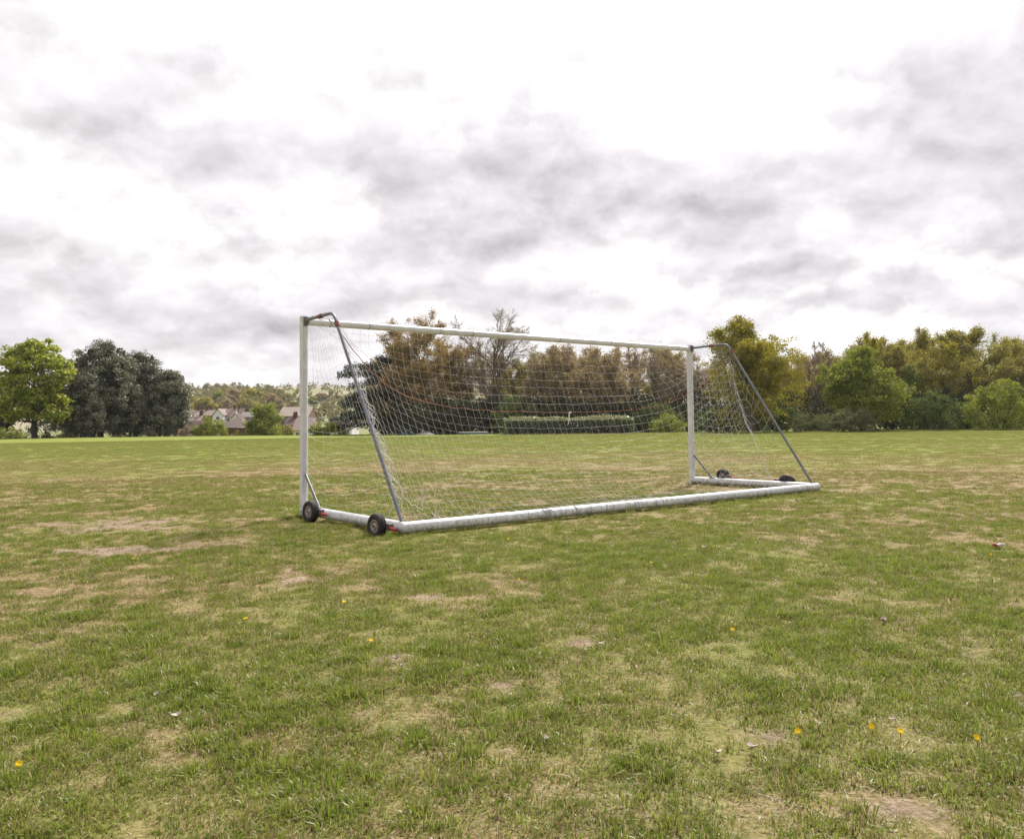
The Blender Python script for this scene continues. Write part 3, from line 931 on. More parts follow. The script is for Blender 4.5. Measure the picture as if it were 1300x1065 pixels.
shrub('green_bush', 'mid-green bush just left of the far goalpost', 850, 528, 44, 90, 'fresh', 313, 60, 50)
shrub('green_bush', 'green shrub rising behind the left end of the hedge', 655, 500, 76, 98, 'deep', 314, 120, 60)
shrub('dark_bush', 'dark shrub below the bare tree', 612, 508, 60, 106, 'shade', 315, 90, 60)
shrub('dark_bush', 'dark shrub at the foot of the copper-brown tree', 560, 514, 70, 107, 'deep', 316, 90, 60)
shrub('dark_bush', 'dark shrub right of the cedar at the field edge', 508, 524, 50, 107, 'shade', 317, 70, 60)
shrub('dark_bush', 'dark shrub below the golden oak, left side', 912, 512, 62, 88, 'deep', 318, 100, 60)
shrub('dark_bush', 'dark shrub below the golden oak, right side', 985, 508, 70, 89, 'deep', 319, 110, 60)
shrub('bright_bush', 'pale green bush on the crest left of the brown-roofed garage', 268, 528, 46, 122, 'fresh', 320, 80, 55, .22)
shrub('lime_shrub', 'yellow-green shrub seen through the left side of the net', 414, 535, 52, 108, 'lime', 322, 80, 55, .2)
shrub('dark_bush', 'dark bush in the shade behind the chestnut trunk', 60, 531, 64, 127, 'shade', 327, 90, 50, .22)
shrub('small_bush', 'low green bush in front of the brown-roofed garage', 304, 547, 26, 126, 'olive', 328, 30, 40, .2, .4)
shrub('small_bush', 'small dark bush between the holm oaks and the pale green bush', 248, 543, 22, 124, 'deep', 329, 30, 40, .2, .4)
shrub('small_bush', 'small pale bush on the crest just left of the near goalpost', 366, 541, 16, 122, 'olive', 323, 26, 40, .2, .4)
shrub('small_bush', 'dry pinkish bush at the foot of the rightmost holm oak', 236, 541, 20, 120, 'pinkblossom', 324, 26, 40, .2, .4)
shrub('green_bush', 'low green bush behind the chestnut trunk at the left edge', 8, 541, 50, 124, 'fresh', 325, 60, 50, .2)
shrub('green_bush', 'low green bush between the chestnut trunk and the holm oak', 84, 549, 30, 123, 'olive', 326, 30, 40, .2, .4)
# dark undergrowth that closes the foot of the wood
ul = [(675, 505), (720, 503), (765, 505), (805, 508), (875, 512), (940, 505), (1045, 505), (1130, 490), (1205, 492), (1300, 480), (585, 505), (535, 512)]
UL = ['behind the left end of the hedge', 'behind the middle of the hedge', 'behind the right half of the hedge', 'past the right end of the hedge', 'right of the far goalpost', 'under the golden oak', 'left of the fresh green tree', 'right of the fresh green tree', 'behind the two right-hand bushes', 'at the right edge', 'under the bare tree', 'under the copper-brown tree']
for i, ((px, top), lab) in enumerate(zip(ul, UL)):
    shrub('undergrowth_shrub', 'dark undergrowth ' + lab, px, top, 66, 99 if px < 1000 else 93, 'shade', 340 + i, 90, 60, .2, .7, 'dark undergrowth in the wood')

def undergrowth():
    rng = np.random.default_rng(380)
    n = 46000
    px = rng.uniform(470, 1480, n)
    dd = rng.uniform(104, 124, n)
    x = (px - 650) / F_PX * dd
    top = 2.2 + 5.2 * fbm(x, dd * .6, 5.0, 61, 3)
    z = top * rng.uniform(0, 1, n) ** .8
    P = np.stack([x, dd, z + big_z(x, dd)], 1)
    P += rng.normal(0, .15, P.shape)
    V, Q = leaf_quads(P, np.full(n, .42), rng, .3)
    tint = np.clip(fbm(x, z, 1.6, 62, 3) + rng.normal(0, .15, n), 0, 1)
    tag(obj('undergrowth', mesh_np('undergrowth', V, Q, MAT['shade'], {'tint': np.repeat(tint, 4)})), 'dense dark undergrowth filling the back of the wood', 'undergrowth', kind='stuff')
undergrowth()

# --- clipped hedge
def hedge():
    d = 88
    p0, p1 = at(640, 551, d), at(804, 551, d)
    L = p1.x - p0.x
    H = at(720, 531, d).z - gz(p0.x + L / 2, d)
    rng = np.random.default_rng(400)
    n = 15000
    P = np.stack([rng.uniform(-L / 2, L / 2, n), rng.uniform(-.8, .8, n), rng.uniform(.02, H, n)], 1)
    face = rng.integers(0, 4, n)
    P[face == 0, 1] = -.8 + rng.normal(0, .1, (face == 0).sum())
    P[face == 1, 2] = H + rng.normal(0, .07, (face == 1).sum())
    P[:, 1] += (fbm(P[:, 0], P[:, 2], .9, 41, 3) - .5) * .6
    P[:, 2] *= 1 + (fbm(P[:, 0], P[:, 1], 1.2, 42, 3) - .5) * .30
    ends = np.abs(P[:, 0]) > L / 2 - .6
    P[ends, 2] *= .92
    V, Q = leaf_quads(P, np.full(n, .15), rng, .3)
    tint = np.clip(.34 + .42 * (P[:, 2] > H * .86) + rng.normal(0, .18, n), 0, 1)  # top leaves tinted paler: highlight on the hedge top put into the colour
    e = empty('hedge', (p0.x + L / 2, d, gz(p0.x + L / 2, d)))
    tag(e, 'long clipped laurel hedge at the far side of the field', 'hedge')
    obj('foliage', mesh_np('foliage', V, Q, MAT['laurel'], {'tint': np.repeat(tint, 4)}), e)
    bm = bmesh.new()
    box(bm, -L / 2 + .35, L / 2 - .35, -.5, .5, 0, H - .3)
    bm_obj('inner_twigs', bm, MAT['bark_dark'], e)
hedge()

# ------------------------------------------------------------------ houses across the crest
def plain(name, a, b, scale=2.0, rough=.85):
    mt, t, o = new_mat(name)
    g = t.n('ShaderNodeTexCoord')
    principled(t, o, t.mix(t.noise(g.outputs['Object'], scale, 6, .65), a, b), rough, 0, .2)
    return mt
def tiled(name, a, b):
    mt, t, o = new_mat(name)
    g = t.n('ShaderNodeTexCoord')
    br = t.n('ShaderNodeTexBrick')
    br.inputs['Scale'].default_value = 2.2
    br.inputs['Color1'].default_value = (*a, 1); br.inputs['Color2'].default_value = (*b, 1)
    br.inputs['Mortar'].default_value = tuple(x * .6 for x in a) + (1,)
    br.inputs['Mortar Size'].default_value = .02
    mp = t.n('ShaderNodeMapping'); mp.inputs['Rotation'].default_value = (PI / 2, 0, 0)
    t.link(g.outputs['Object'], mp.inputs['Vector']); t.link(mp.outputs[0], br.inputs['Vector'])
    c = t.mix(t.noise(g.outputs['Object'], 1.3, 6, .7), br.outputs['Color'], tuple(x * .7 for x in b))
    principled(t, o, c, .85, 0, .2)
    return mt
MAT['brick'] = tiled('brick_wall', (.17, .095, .075), (.21, .12, .095))
MAT['dark_brick'] = tiled('dark_brick_wall', (.10, .05, .045), (.14, .07, .06))
MAT['render'] = plain('white_render', (.72, .72, .72), (.60, .60, .60))
MAT['roof_brown'] = tiled('brown_roof', (0.156, 0.121, 0.105), (0.203, 0.160, 0.140))
MAT['roof_pink'] = tiled('pink_roof', (0.281, 0.211, 0.179), (0.312, 0.242, 0.211))
MAT['roof_dark'] = tiled('dark_roof', (0.101, 0.066, 0.062), (0.133, 0.086, 0.078))
MAT['roof_beige'] = tiled('beige_roof', (0.328, 0.257, 0.218), (0.359, 0.289, 0.242))
MAT['roof_grey'] = tiled('grey_roof', (0.187, 0.179, 0.156), (0.226, 0.218, 0.195))
MAT['glass'] = plain('window_glass', (.05, .06, .07), (.10, .11, .12), 1, .15)

def house(name, label, px0, px1, y_ridge, y_eave, d, depth, wall, roof, style='side', chim=(), drop=4.5, windows=0, rz=0.0):
    """style side: ridge runs across the view; gable: gable end faces us; hip: hipped roof"""
    pm = at((px0 + px1) / 2, y_eave, d)
    W = abs(at(px1, y_eave, d).x - at(px0, y_eave, d).x)
    ze, zr = pm.z, at((px0 + px1) / 2, y_ridge, d).z
    z0 = min(gz(pm.x, d) - .3, ze - 2.4)
    e = empty(name, (pm.x, d + depth / 2, z0), rz)
    tag(e, label, 'house', 'houses beyond the field')
    he, hr = ze - z0, zr - z0
    w2, d2, ov = W / 2, depth / 2, .3
    bm = bmesh.new()
    if style == 'gable':
        prof = [(-w2 + ov, 0), (w2 - ov, 0), (w2 - ov, he), (0, hr - .15), (-w2 + ov, he)]
        sweep(bm, prof, (0, -d2, 0), (0, d2, 0), Vector((1, 0, 0)), Vector((0, 0, 1)))
    elif style == 'side':
        prof = [(-d2, 0), (d2, 0), (d2, he), (0, hr - .15), (-d2, he)]
        sweep(bm, prof, (-w2 + ov, 0, 0), (w2 - ov, 0, 0), Vector((0, 1, 0)), Vector((0, 0, 1)))
    else:
        box(bm, -w2 + ov, w2 - ov, -d2, d2, 0, he - .05)
    bm_obj('wall', bm, MAT[wall], e)
    bm = bmesh.new()
    th = .14
    if style == 'gable':
        for s in (-1, 1):
            prof = [(s * w2, he - .1), (0, hr), (0, hr + th), (s * w2, he - .1 + th)]
            sweep(bm, prof, (0, -d2 - ov, 0), (0, d2 + ov, 0), Vector((1, 0, 0)), Vector((0, 0, 1)))
    elif style == 'side':
        for s in (-1, 1):
            prof = [(s * (d2 + ov), he - .2), (0, hr), (0, hr + th), (s * (d2 + ov), he - .2 + th)]
            sweep(bm, prof, (-w2, 0, 0), (w2, 0, 0), Vector((0, 1, 0)), Vector((0, 0, 1)))
    else:
        k = min(w2, d2) * .8
        vs = [bm.verts.new(p) for p in ((-w2, -d2 - ov, he), (w2, -d2 - ov, he), (w2, d2 + ov, he), (-w2, d2 + ov, he), (-w2 + k, 0, hr), (w2 - k, 0, hr))]
        for f in ((0, 1, 5, 4), (1, 2, 5), (2, 3, 4, 5), (3, 0, 4), (3, 2, 1, 0)):
            bm.faces.new([vs[i] for i in f])
    rf = bm_obj('roof', bm, MAT[roof], e)
    for cx in chim:
        bm = bmesh.new()
        box(bm, cx * w2 - .45, cx * w2 + .45, -.4, .4, hr - .9, hr + 1.1)
        box(bm, cx * w2 - .55, cx * w2 + .55, -.5, .5, hr + 1.1, hr + 1.25)
        for q in (-.2, .2):
            tube(bm, [(cx * w2 + q, 0, hr + 1.25), (cx * w2 + q, 0, hr + 1.55)], .12, 8)
        bm_obj('chimney', bm, MAT['dark_brick'], rf)
    for i in range(windows):
        x = -w2 + W * (i + 1) / (windows + 1)
        f = bmesh.new(); box(f, x - .6, x + .6, -d2 - .06, -d2 + .05, he - 1.75, he - .5)
        fr = bm_obj('window', f, MAT['render'], e)
        g = bmesh.new()
        box(g, x - .52, x - .04, -d2 - .08, -d2 - .062, he - 1.67, he - .58)
        box(g, x + .04, x + .52, -d2 - .08, -d2 - .062, he - 1.67, he - .58)
        bm_obj('pane', g, MAT['glass'], fr)
    return e
house('garage', 'low brick building with brown hipped roof on the crest', 277, 313, 530, 542.5, 134, 6, 'brick', 'roof_brown', 'hip')
house('house', 'dark-roofed brick house right of the rightmost holm oak', 232, 257, 535, 549, 145, 7, 'brick', 'roof_dark', 'side', (), windows=1)
house('house', 'long pink-roofed terrace with two chimneys at the far left', 226, 270, 521, 527.5, 330, 9, 'brick', 'roof_pink', 'side', (-.05, .45), windows=4)
house('house', 'small pink-roofed house below the long terrace', 234, 253, 527, 536, 240, 8, 'brick', 'roof_pink', 'side', (.6,), windows=2)
house('house', 'house with white gable end facing the field', 269, 284, 519, 527, 300, 9, 'render', 'roof_pink', 'gable', (), windows=1)
house('house', 'pinkish-roofed house joined right of the white gable', 283, 297, 519, 529, 303, 8, 'render', 'roof_pink', 'side', (.5,), windows=1)
house('house', 'dark red-brown house right of the pinkish roof', 296, 308, 518.5, 524, 318, 8, 'dark_brick', 'roof_dark', 'side', (-.4,), windows=2)
house('house', 'little white gabled house in front of the dark red-brown one', 293, 304, 525, 531, 280, 6, 'render', 'roof_dark', 'gable', ())
house('house', 'long low grey-roofed building left of the small round tree', 303, 326, 523, 529, 290, 9, 'brick', 'roof_grey', 'side', (), windows=2)
house('house', 'wide beige-roofed building just left of the near goalpost', 352, 392, 516.5, 528, 300, 14, 'brick', 'roof_beige', 'side', (), windows=3)
house('house', 'dark brick house between the small round tree and the goalpost', 360, 373, 530, 540, 200, 8, 'dark_brick', 'roof_dark', 'side', (.5,), windows=1)
house('house', 'house with pale gable beside the near goalpost', 367, 384, 524, 533, 215, 8, 'render', 'roof_pink', 'gable', (), windows=1)
house('house', 'pink-roofed house behind the near goalpost', 370, 396, 531, 546, 190, 9, 'render', 'roof_pink', 'side', (), windows=2)
house('house', 'pale pink-roofed house seen under the cedar boughs', 424, 448, 529, 542, 185, 9, 'render', 'roof_pink', 'side', (.3,), windows=2)

# ------------------------------------------------------------------ wooded hillside
FAR = []
for i, mat in enumerate(['olive', 'gold', 'brownbud', 'fresh', 'deep', 'sage']):
    lob = [(0, 0, 4.6, 3.6, 3.6, 3.6), (-2, 0, 3.6, 2.6, 2.6, 2.4), (2.1, 0, 3.8, 2.5, 2.5, 2.4), (0, 0, 6.6, 2.4, 2.4, 1.8)]
    FAR.append(crown_mesh('crown', lob, 110, 1.2, 26, .75, MAT[mat], 500 + i, .6, .85, .3, .3))
bm = bmesh.new(); tube(bm, [(0, 0, -1), (0, 0, 2.5), (0, 0, 5)], [.35, .28, .1], 6)
far_trunk = bpy.data.meshes.new('trunk'); bm.to_mesh(far_trunk); bm.free(); far_trunk.materials.append(MAT['bark_dark'])
FT = [  # column, top, width, distance, mesh, label
    (258, 505, 34, 420, 1, 'round golden tree on the hillside above the pink terrace'),
    (240, 499, 26, 470, 0, 'olive tree on the hillside right of the holm oaks'),
    (232, 506, 24, 400, 1, 'golden tree on the hillside touching the holm oak outline'),
    (277, 496, 18, 480, 3, 'narrow pale green tree on the hillside'),
    (296, 494, 26, 520, 2, 'brownish tree on the middle of the hillside'),
    (290, 507, 22, 400, 2, 'brown tree on the hillside right above the white gable'),
    (322, 494, 34, 500, 1, 'broad golden-brown tree on the hillside above the small round tree'),
    (314, 506, 28, 420, 0, 'olive tree on the hillside left of the small round tree'),
    (343, 500, 26, 470, 2, 'brown tree on the hillside right of the broad golden-brown one'),
    (354, 507, 16, 420, 2, 'small brown tree on the hillside above the beige roof'),
    (236, 489, 16, 760, 4, 'dark tree on the ridge nearest the holm oaks'),
    (263, 487, 12, 780, 2, 'left of two bare round trees on the ridge'),
    (275, 487, 11, 790, 2, 'right of two bare round trees on the ridge'),
    (286, 488, 10, 770, 0, 'olive tree on the ridge beside the two bare ones'),
    (312, 491, 18, 740, 1, 'golden tree on the middle of the ridge'),
    (328, 490, 10, 760, 4, 'dark blue-green tree on the ridge'),
    (398, 503, 14, 520, 3, 'green tree on the hillside just right of the near goalpost'),
    (366, 499, 14, 600, 0, 'olive tree on the hillside just left of the near goalpost'),
    (408, 499, 20, 560, 2, 'brown tree on the hillside beyond the cedar boughs'),
]
for px, top, wpx, dd, k, lab in FT:
    p = at(px, 530, dd); b = Vector((p.x, dd, gz(p.x, dd) - .3))
    h = max(4.0, at(px, top, dd).z - b.z); wd = wpx * dd / F_PX
    e = empty('hillside_tree', b, random.uniform(0, 6.28))
    h = min(h, 22)
    e.scale = (wd / 8.6, wd / 8.6, h / 8.6)
    tag(e, lab, 'tree', 'trees on the far hillside')
    obj('crown', FAR[k], e); obj('trunk', far_trunk, e)

def far_wood():
    """hedgerows and woods that read as one mass on the far slope"""
    rng = np.random.default_rng(600)
    Vs, Qs, Ts, Ms, base = [], [], [], [], 0
    spots = []
    for i in range(330):     # wood on the left part of the slope
        y = rng.uniform(390, 860); x = rng.uniform(-.56, -.28) * y
        spots.append((x, y, rng.uniform(5, 9)))
    for i in range(100):     # scattered copses over the pasture
        y = rng.uniform(330, 980); x = rng.uniform(-.30, -.10) * y
        spots.append((x, y, rng.uniform(4, 8)))
    for yy, x0, x1 in [(640, -.32, .35), (760, -.36, .35), (880, -.6, .4), (985, -.6, .5), (560, -.30, .3), (1000, -.62, .6), (470, -.3, .2), (360, -.34, .1)]:
        for i in range(70):
            x = rng.uniform(x0, x1) * yy
            spots.append((x, yy + rng.normal(0, 6) + x * .05, rng.uniform(1.8, 4.5)))
    for x, y, s in spots:
        m_ = 34 if y < 700 else 20
        dd = rand_dirs(m_, rng); dd[:, 2] = np.abs(dd[:, 2])
        P = dd * rng.uniform(.5, 1, m_)[:, None] ** .5 * np.array([s * .62, s * .62, s * .95]) + np.array([x, y, gz(x, y) + s * .1])
        v, q = leaf_quads(P, np.full(m_, s * .42), rng, .4, dd)
        Vs.append(v); Qs.append(q + base); base += len(v)
        c0 = rng.uniform(.1, .9)
        Ts.append(np.repeat(np.clip(c0 + rng.normal(0, .1, m_), 0, 1), 4))
    mt = leaf_mat('far_wood_leaf', [(0, (.11, .11, .06)), (.2, (.18, .165, .08)), (.4, (.24, .20, .11)), (.6, (.26, .22, .10)), (.8, (.20, .205, .09)), (1, (.25, .20, .14))], .2, .8, .0)  # leaf colours brightened, with some distance haze painted into them
    me = mesh_np('far_woodland', np.concatenate(Vs), np.concatenate(Qs), mt, {'tint': np.concatenate(Ts)})
    tag(obj('far_woodland', me), 'hazy mass of spring woods and hedgerows on the far slope', 'woodland', kind='stuff')
far_wood()

# ------------------------------------------------------------------ goal
GX, GY, GYAW = -2.6214, 10.4361, 0.6638
GW, GD, GT, GH = 7.42, 2.46, 0.84, 2.44
goal = empty('football_goal', (GX, GY, 0), GYAW)
tag(goal, 'white full-size portable football goal with wheels, seen from behind', 'football goal')
XA, YA, ZA = Vector((1, 0, 0)), Vector((0, 1, 0)), Vector((0, 0, 1))
def oval(a, b, n=22, groove=True):
    pr = []
    for k in range(n):
        t = 2 * PI * k / n
        ca, sa = math.cos(t), math.sin(t)
        r = 1.0
        if groove and k in (n // 4 * 3, ):
            r = .74
        if groove and k in (n // 4 + 2, n // 4 - 2, n // 2 + 1):
            r = .95
        pr.append((a * ca * r, b * sa * r))
    return pr
for x in (0, GW):
    bm = bmesh.new()
    sweep(bm, oval(.050, .058), (x, 0, .0), (x, 0, GH + .065), XA, YA)
    po = bm_obj('post', bm, MAT['goal'], goal)
    bm = bmesh.new()
    box(bm, x - .02, x + .02, -.085, -.05, GH - .06, GH + .05)
    bm_obj('bracket', bm, MAT['dark_metal'], po)
bm = bmesh.new()
sweep(bm, oval(.058, .046), (.052, 0, GH), (GW - .052, 0, GH), YA, ZA)
cb = bm_obj('crossbar', bm, MAT['goal'], goal)
for k in (0, 1, 3, 4, 7, 9, 12):      # net clips along the crossbar
    bm = bmesh.new()
    x = .35 + k * .56
    sweep(bm, oval(.0605, .0485, 22, False), (x - .004, 0, GH), (x + .004, 0, GH), YA, ZA)
    bm_obj('net_clip', bm, MAT['galv_grime'], cb)
ZB, RB = .078, .058
def mitred(bm, p0, p1, su, sv, cut0, cut1, n=24):
    rings = []
    for p, cut in ((p0, cut0), (p1, cut1)):
        ring = []
        for k in range(n):
            a = 2 * PI * k / n
            off = su * (math.cos(a) * RB) + sv * (math.sin(a) * RB)
            ring.append(bm.verts.new(Vector(p) + off + cut * off.dot(su)))
        rings.append(ring)
    for k in range(n):
        bm.faces.new((rings[0][k], rings[0][(k + 1) % n], rings[1][(k + 1) % n], rings[1][k]))
    bm.faces.new(rings[0][::-1]); bm.faces.new(rings[1])
bm = bmesh.new()
mitred(bm, (.001, -GD, ZB), (GW + .05, -GD, ZB), YA, ZA, XA, XA * 0)
bm_obj('rear_ground_bar', bm, MAT['goal'], goal)
for x, sg in ((0, 1), (GW, 0)):
    bm = bmesh.new()
    mitred(bm, (x, -.052, ZB), (x, -GD + (.001 if sg else RB - .004), ZB), XA, ZA, YA * 0, YA * sg)
    bm_obj('side_ground_bar', bm, MAT['goal'], goal)
def bend(p0, p1, p2, r, n=6):
    p0, p1, p2 = Vector(p0), Vector(p1), Vector(p2)
    a = p1 + (p0 - p1).normalized() * r; b = p1 + (p2 - p1).normalized() * r
    return [p0] + [a * (1 - t) ** 2 + p1 * 2 * t * (1 - t) + b * t * t for t in (k / n for k in range(n + 1))] + [p2]
STAY = {}
for x in (0, GW):
    pts = bend((x, -.05, GH + .01), (x, -GT, GH + .02), (x, -GD + .06, ZB + .05), .11)
    STAY[x] = pts
    bm = bmesh.new()
    tube(bm, pts, .0195, 10)
    st = bm_obj('back_stay', bm, MAT['galv'], goal)
    for f in (.10, .9):
        p = pts[7].lerp(pts[8], f * .12) if f < .5 else pts[0].lerp(pts[1], .6)
        q = p + ((pts[8] - pts[7]).normalized() if f < .5 else Vector((0, -1, 0))) * .07
        bm = bmesh.new(); tube(bm, [p, q], .029, 10)
        bm_obj('collar', bm, MAT['rust_red'], st)
    bm = bmesh.new()
    tube(bm, [(x, -.05, .52), (x, -.46, ZB + .04)], .0165, 8)
    bm_obj('brace', bm, MAT['galv'], goal)
    bm = bmesh.new()
    box(bm, x - .03, x + .03, -.52, -.40, ZB + .045, ZB + .066)
    bm_obj('brace_plate', bm, MAT['galv_grime'], goal)

def wheel(cx, cy, cz, axis, side, lever=True, lever_dir=-1):
    """pneumatic wheel: tyre with tread, pressed rim, hub and swing arm with red grip"""
    e = empty('wheel', (cx, cy, cz)); e.parent = goal
    q = Vector((1, 0, 0)).rotation_difference(Vector(axis).normalized())
    e.rotation_mode = 'QUATERNION'; e.rotation_quaternion = q
    def lathe(prof, n=28):
        bm = bmesh.new()
        rings = [[bm.verts.new((px, r * math.cos(2 * PI * k / n), r * math.sin(2 * PI * k / n))) for k in range(n)] for px, r in prof]
        for a, b in zip(rings, rings[1:]):
            for k in range(n):
                bm.faces.new((a[k], a[(k + 1) % n], b[(k + 1) % n], b[k]))
        return bm
    ty = lathe([(.030, .066), (.041, .078), (.046, .098), (.042, .116), (.030, .127), (.022, .129), (.018, .124), (.010, .131), (-.010, .131), (-.018, .124), (-.022, .129), (-.030, .127), (-.042, .116), (-.046, .098), (-.041, .078), (-.030, .066)])
    bm_obj('tyre', ty, MAT['rubber'], e, smooth=True)
    rm = lathe([(.030, .070), (.036, .066), (.036, .060), (.016, .052), (.012, .034), (.030, .030), (.036, .022), (.036, .0001)])
    for f in rm.faces: pass
    bm2 = lathe([(-.030, .070), (-.036, .066), (-.036, .060), (-.016, .052), (-.012, .034), (-.030, .030), (-.036, .022), (-.036, .0001)])
    r = bm_obj('rim', rm, MAT['rim'], e, smooth=False)
    bm_obj('rim', bm2, MAT['rim'], e, smooth=False)
    for k in range(5):
        a = 2 * PI * k / 5
        for s in (-1, 1):
            b = bmesh.new()
            tube(b, [(s * .010, .044 * math.cos(a), .044 * math.sin(a)), (s * .026, .044 * math.cos(a), .044 * math.sin(a))], .006, 6)
            bm_obj('bolt', b, MAT['dark_metal'], r)
    b = bmesh.new(); tube(b, [(-.05, 0, 0), (.05, 0, 0)], .011, 8)
    bm_obj('axle', b, MAT['dark_metal'], e)
    # swing arm and grip stay with the frame
    b = bmesh.new()
    hx = cx - side * .06
    tube(b, [(cx - side * .02, cy, cz), (hx, cy - .03, cz + .005), (hx, cy + lever_dir * .16, cz - .01)], [.014, .016, .014], 8)
    box(b, hx - .02, hx + .02, cy + lever_dir * .20, cy + lever_dir * .10, cz - .03, cz + .03)
    arm = bm_obj('wheel_arm', b, MAT['dark_metal'], goal)
    b = bmesh.new()
    tube(b, [(hx + side * .012, cy + lever_dir * .17, cz - .004), (hx + side * .02, cy + lever_dir * .23, cz - .012), (hx + side * .018, cy + lever_dir * .33, cz - .02)], [.008, .016, .014], 8)
    bm_obj('red_grip', b, MAT['red'], arm)
    return e
wheel(-.135, -.50, .105, (1, .14, 0), -1)
wheel(-.135, -2.12, .078, (1, .10, 0), -1)
wheel(GW + .14, -.58, .16, (1, .0, .25), 1, lever_dir=-1)
wheel(GW + .14, -1.86, .138, (.55, .1, .8), 1, lever_dir=1)

# ------------------------------------------------------------------ net
net = empty('goal_net', (GX, GY, 0), GYAW)
tag(net, 'worn white football net sagging from the crossbar of the goal', 'net')

def relax(Pt, pin, lx, ly, iters=500, g=.0016, push=(0, 0, 0), slack=True):
    R, Cc, _ = Pt.shape
    w_ = np.where(pin, 0.0, 1.0)[..., None]
    prev = Pt.copy()
    gv = np.array([0, 0, -g]) + np.array(push)
    def solve(a, b, wa_, wb_, L):
        dl = b - a
        ln = np.linalg.norm(dl, axis=2, keepdims=True) + 1e-9
        ws = wa_ + wb_
        ex = (ln - L) / ln
        ex = np.where(ex > 0, ex, ex * .08)
        cor = np.where(ws > 0, dl * ex / np.maximum(ws, 1e-6), 0)
        return a + cor * wa_, b - cor * wb_
    for it in range(iters):
        vel = (Pt - prev) * .93
        prev = Pt.copy()
        Pt = Pt + (vel + gv) * w_
        for rep in range(3):
            for s in (0, 1):
                a, b = Pt[:, s:-1:2], Pt[:, s + 1::2]
                n_ = min(a.shape[1], b.shape[1])
                na, nb = solve(a[:, :n_], b[:, :n_], w_[:, s:-1:2][:, :n_], w_[:, s + 1::2][:, :n_], lx)
                Pt[:, s:-1:2][:, :n_] = na; Pt[:, s + 1::2][:, :n_] = nb
                a, b = Pt[s:-1:2], Pt[s + 1::2]
                n_ = min(a.shape[0], b.shape[0])
                na, nb = solve(a[:n_], b[:n_], w_[s:-1:2][:n_], w_[s + 1::2][:n_], ly)
                Pt[s:-1:2][:n_] = na; Pt[s + 1::2][:n_] = nb
        Pt[..., 2] = np.maximum(Pt[..., 2], .02)
    return Pt

def cords(name, segs, rad, mat, parent, n=4):
    """segs (m,2,3): thin prisms"""
    segs = np.asarray(segs, float)
    dv = segs[:, 1] - segs[:, 0]
    ln = np.linalg.norm(dv, axis=1, keepdims=True)
    ok = ln[:, 0] > 1e-4
    segs, dv, ln = segs[ok], dv[ok], ln[ok]
    t = dv / ln
    ref = np.where(np.abs(t[:, 2:3]) < .9, np.array([0, 0, 1.0]), np.array([1.0, 0, 0]))
    u = np.cross(t, ref); u /= np.linalg.norm(u, axis=1, keepdims=True)
    v = np.cross(t, u)
    rad = np.broadcast_to(np.asarray(rad, float), (len(segs),))[:, None]
    V = []
    for e_ in (0, 1):
        for k in range(n):
            a = 2 * PI * k / n
            V.append(segs[:, e_] + (u * math.cos(a) + v * math.sin(a)) * rad)
    V = np.stack(V, 1).reshape(-1, 3)
    b = (np.arange(len(segs)) * 2 * n)[:, None]
    Q = np.concatenate([b + np.array([[k, (k + 1) % n, n + (k + 1) % n, n + k]]) for k in range(n)])
    return obj(name, mesh_np(name, V, Q, mat), parent)

def grid_segs(Pt, skip=0.0, rng=None):
    a = np.stack([Pt[:, :-1], Pt[:, 1:]], 2).reshape(-1, 2, 3)
    b = np.stack([Pt[:-1], Pt[1:]], 2).reshape(-1, 2, 3)
    s = np.concatenate([a, b])
    if skip:
        s = s[rng.uniform(size=len(s)) > skip]
    return s

def path_at(pts, s):
    """point at arc length fraction s of polyline"""
    pts = [np.array(p) for p in pts]
    ln = [np.linalg.norm(b - a) for a, b in zip(pts, pts[1:])]
    tot = sum(ln); t = s * tot
    for a, b, l in zip(pts, pts[1:], ln):
        if t <= l or b is pts[-1]:
            return a + (b - a) * min(1, t / max(l, 1e-9))
        t -= l
NET_R = .0013
rngN = np.random.default_rng(900)
def back_net():
    R, Cn = 31, 61
    Pt = np.zeros((R, Cn, 3)); pin = np.zeros((R, Cn), bool)
    # right edge leaves the stay part of the way down and hangs as a bunched edge
    redge = [(GW, -.06, GH), (GW, -GT, GH), (GW - .02, -1.00, 1.75), (GW - .03, -1.18, 1.15), (GW - .05, -1.45, .62), (GW - .1, -1.75, .18)]
    for i in range(R):
        s = i / (R - 1)
        L = path_at(STAY[0], s); Rr = path_at(redge, s)
        for j in range(Cn):
            u = j / (Cn - 1)
            Pt[i, j] = L * (1 - u) + Rr * u
        Pt[i, 1:-1, 2] -= .3 * s
    pin[0, :] = True
    Pt[0, :, 0] = np.linspace(0.05, GW - .05, Cn); Pt[0, :, 1] = -.055; Pt[0, :, 2] = GH - .03
    pin[:, 0] = True
    pin[:, -1] = True
    # laced to the ground bar only along the middle
    for j in range(Cn):
        t = j / (Cn - 1)
        if .235 < t < .53:
            pin[-1, j] = True
            Pt[-1, j] = (GW * t, -GD + .05, ZB + RB + .005)
    Pt = relax(Pt, pin, GW / (Cn - 1) * 1.035, .121, 420)
    Pt[1:-1, 1:-1] += rngN.normal(0, .006, Pt[1:-1, 1:-1].shape)
    return Pt
BN = back_net()
cords('back_panel', grid_segs(BN, .012, rngN), NET_R, MAT['net'], net, 3)

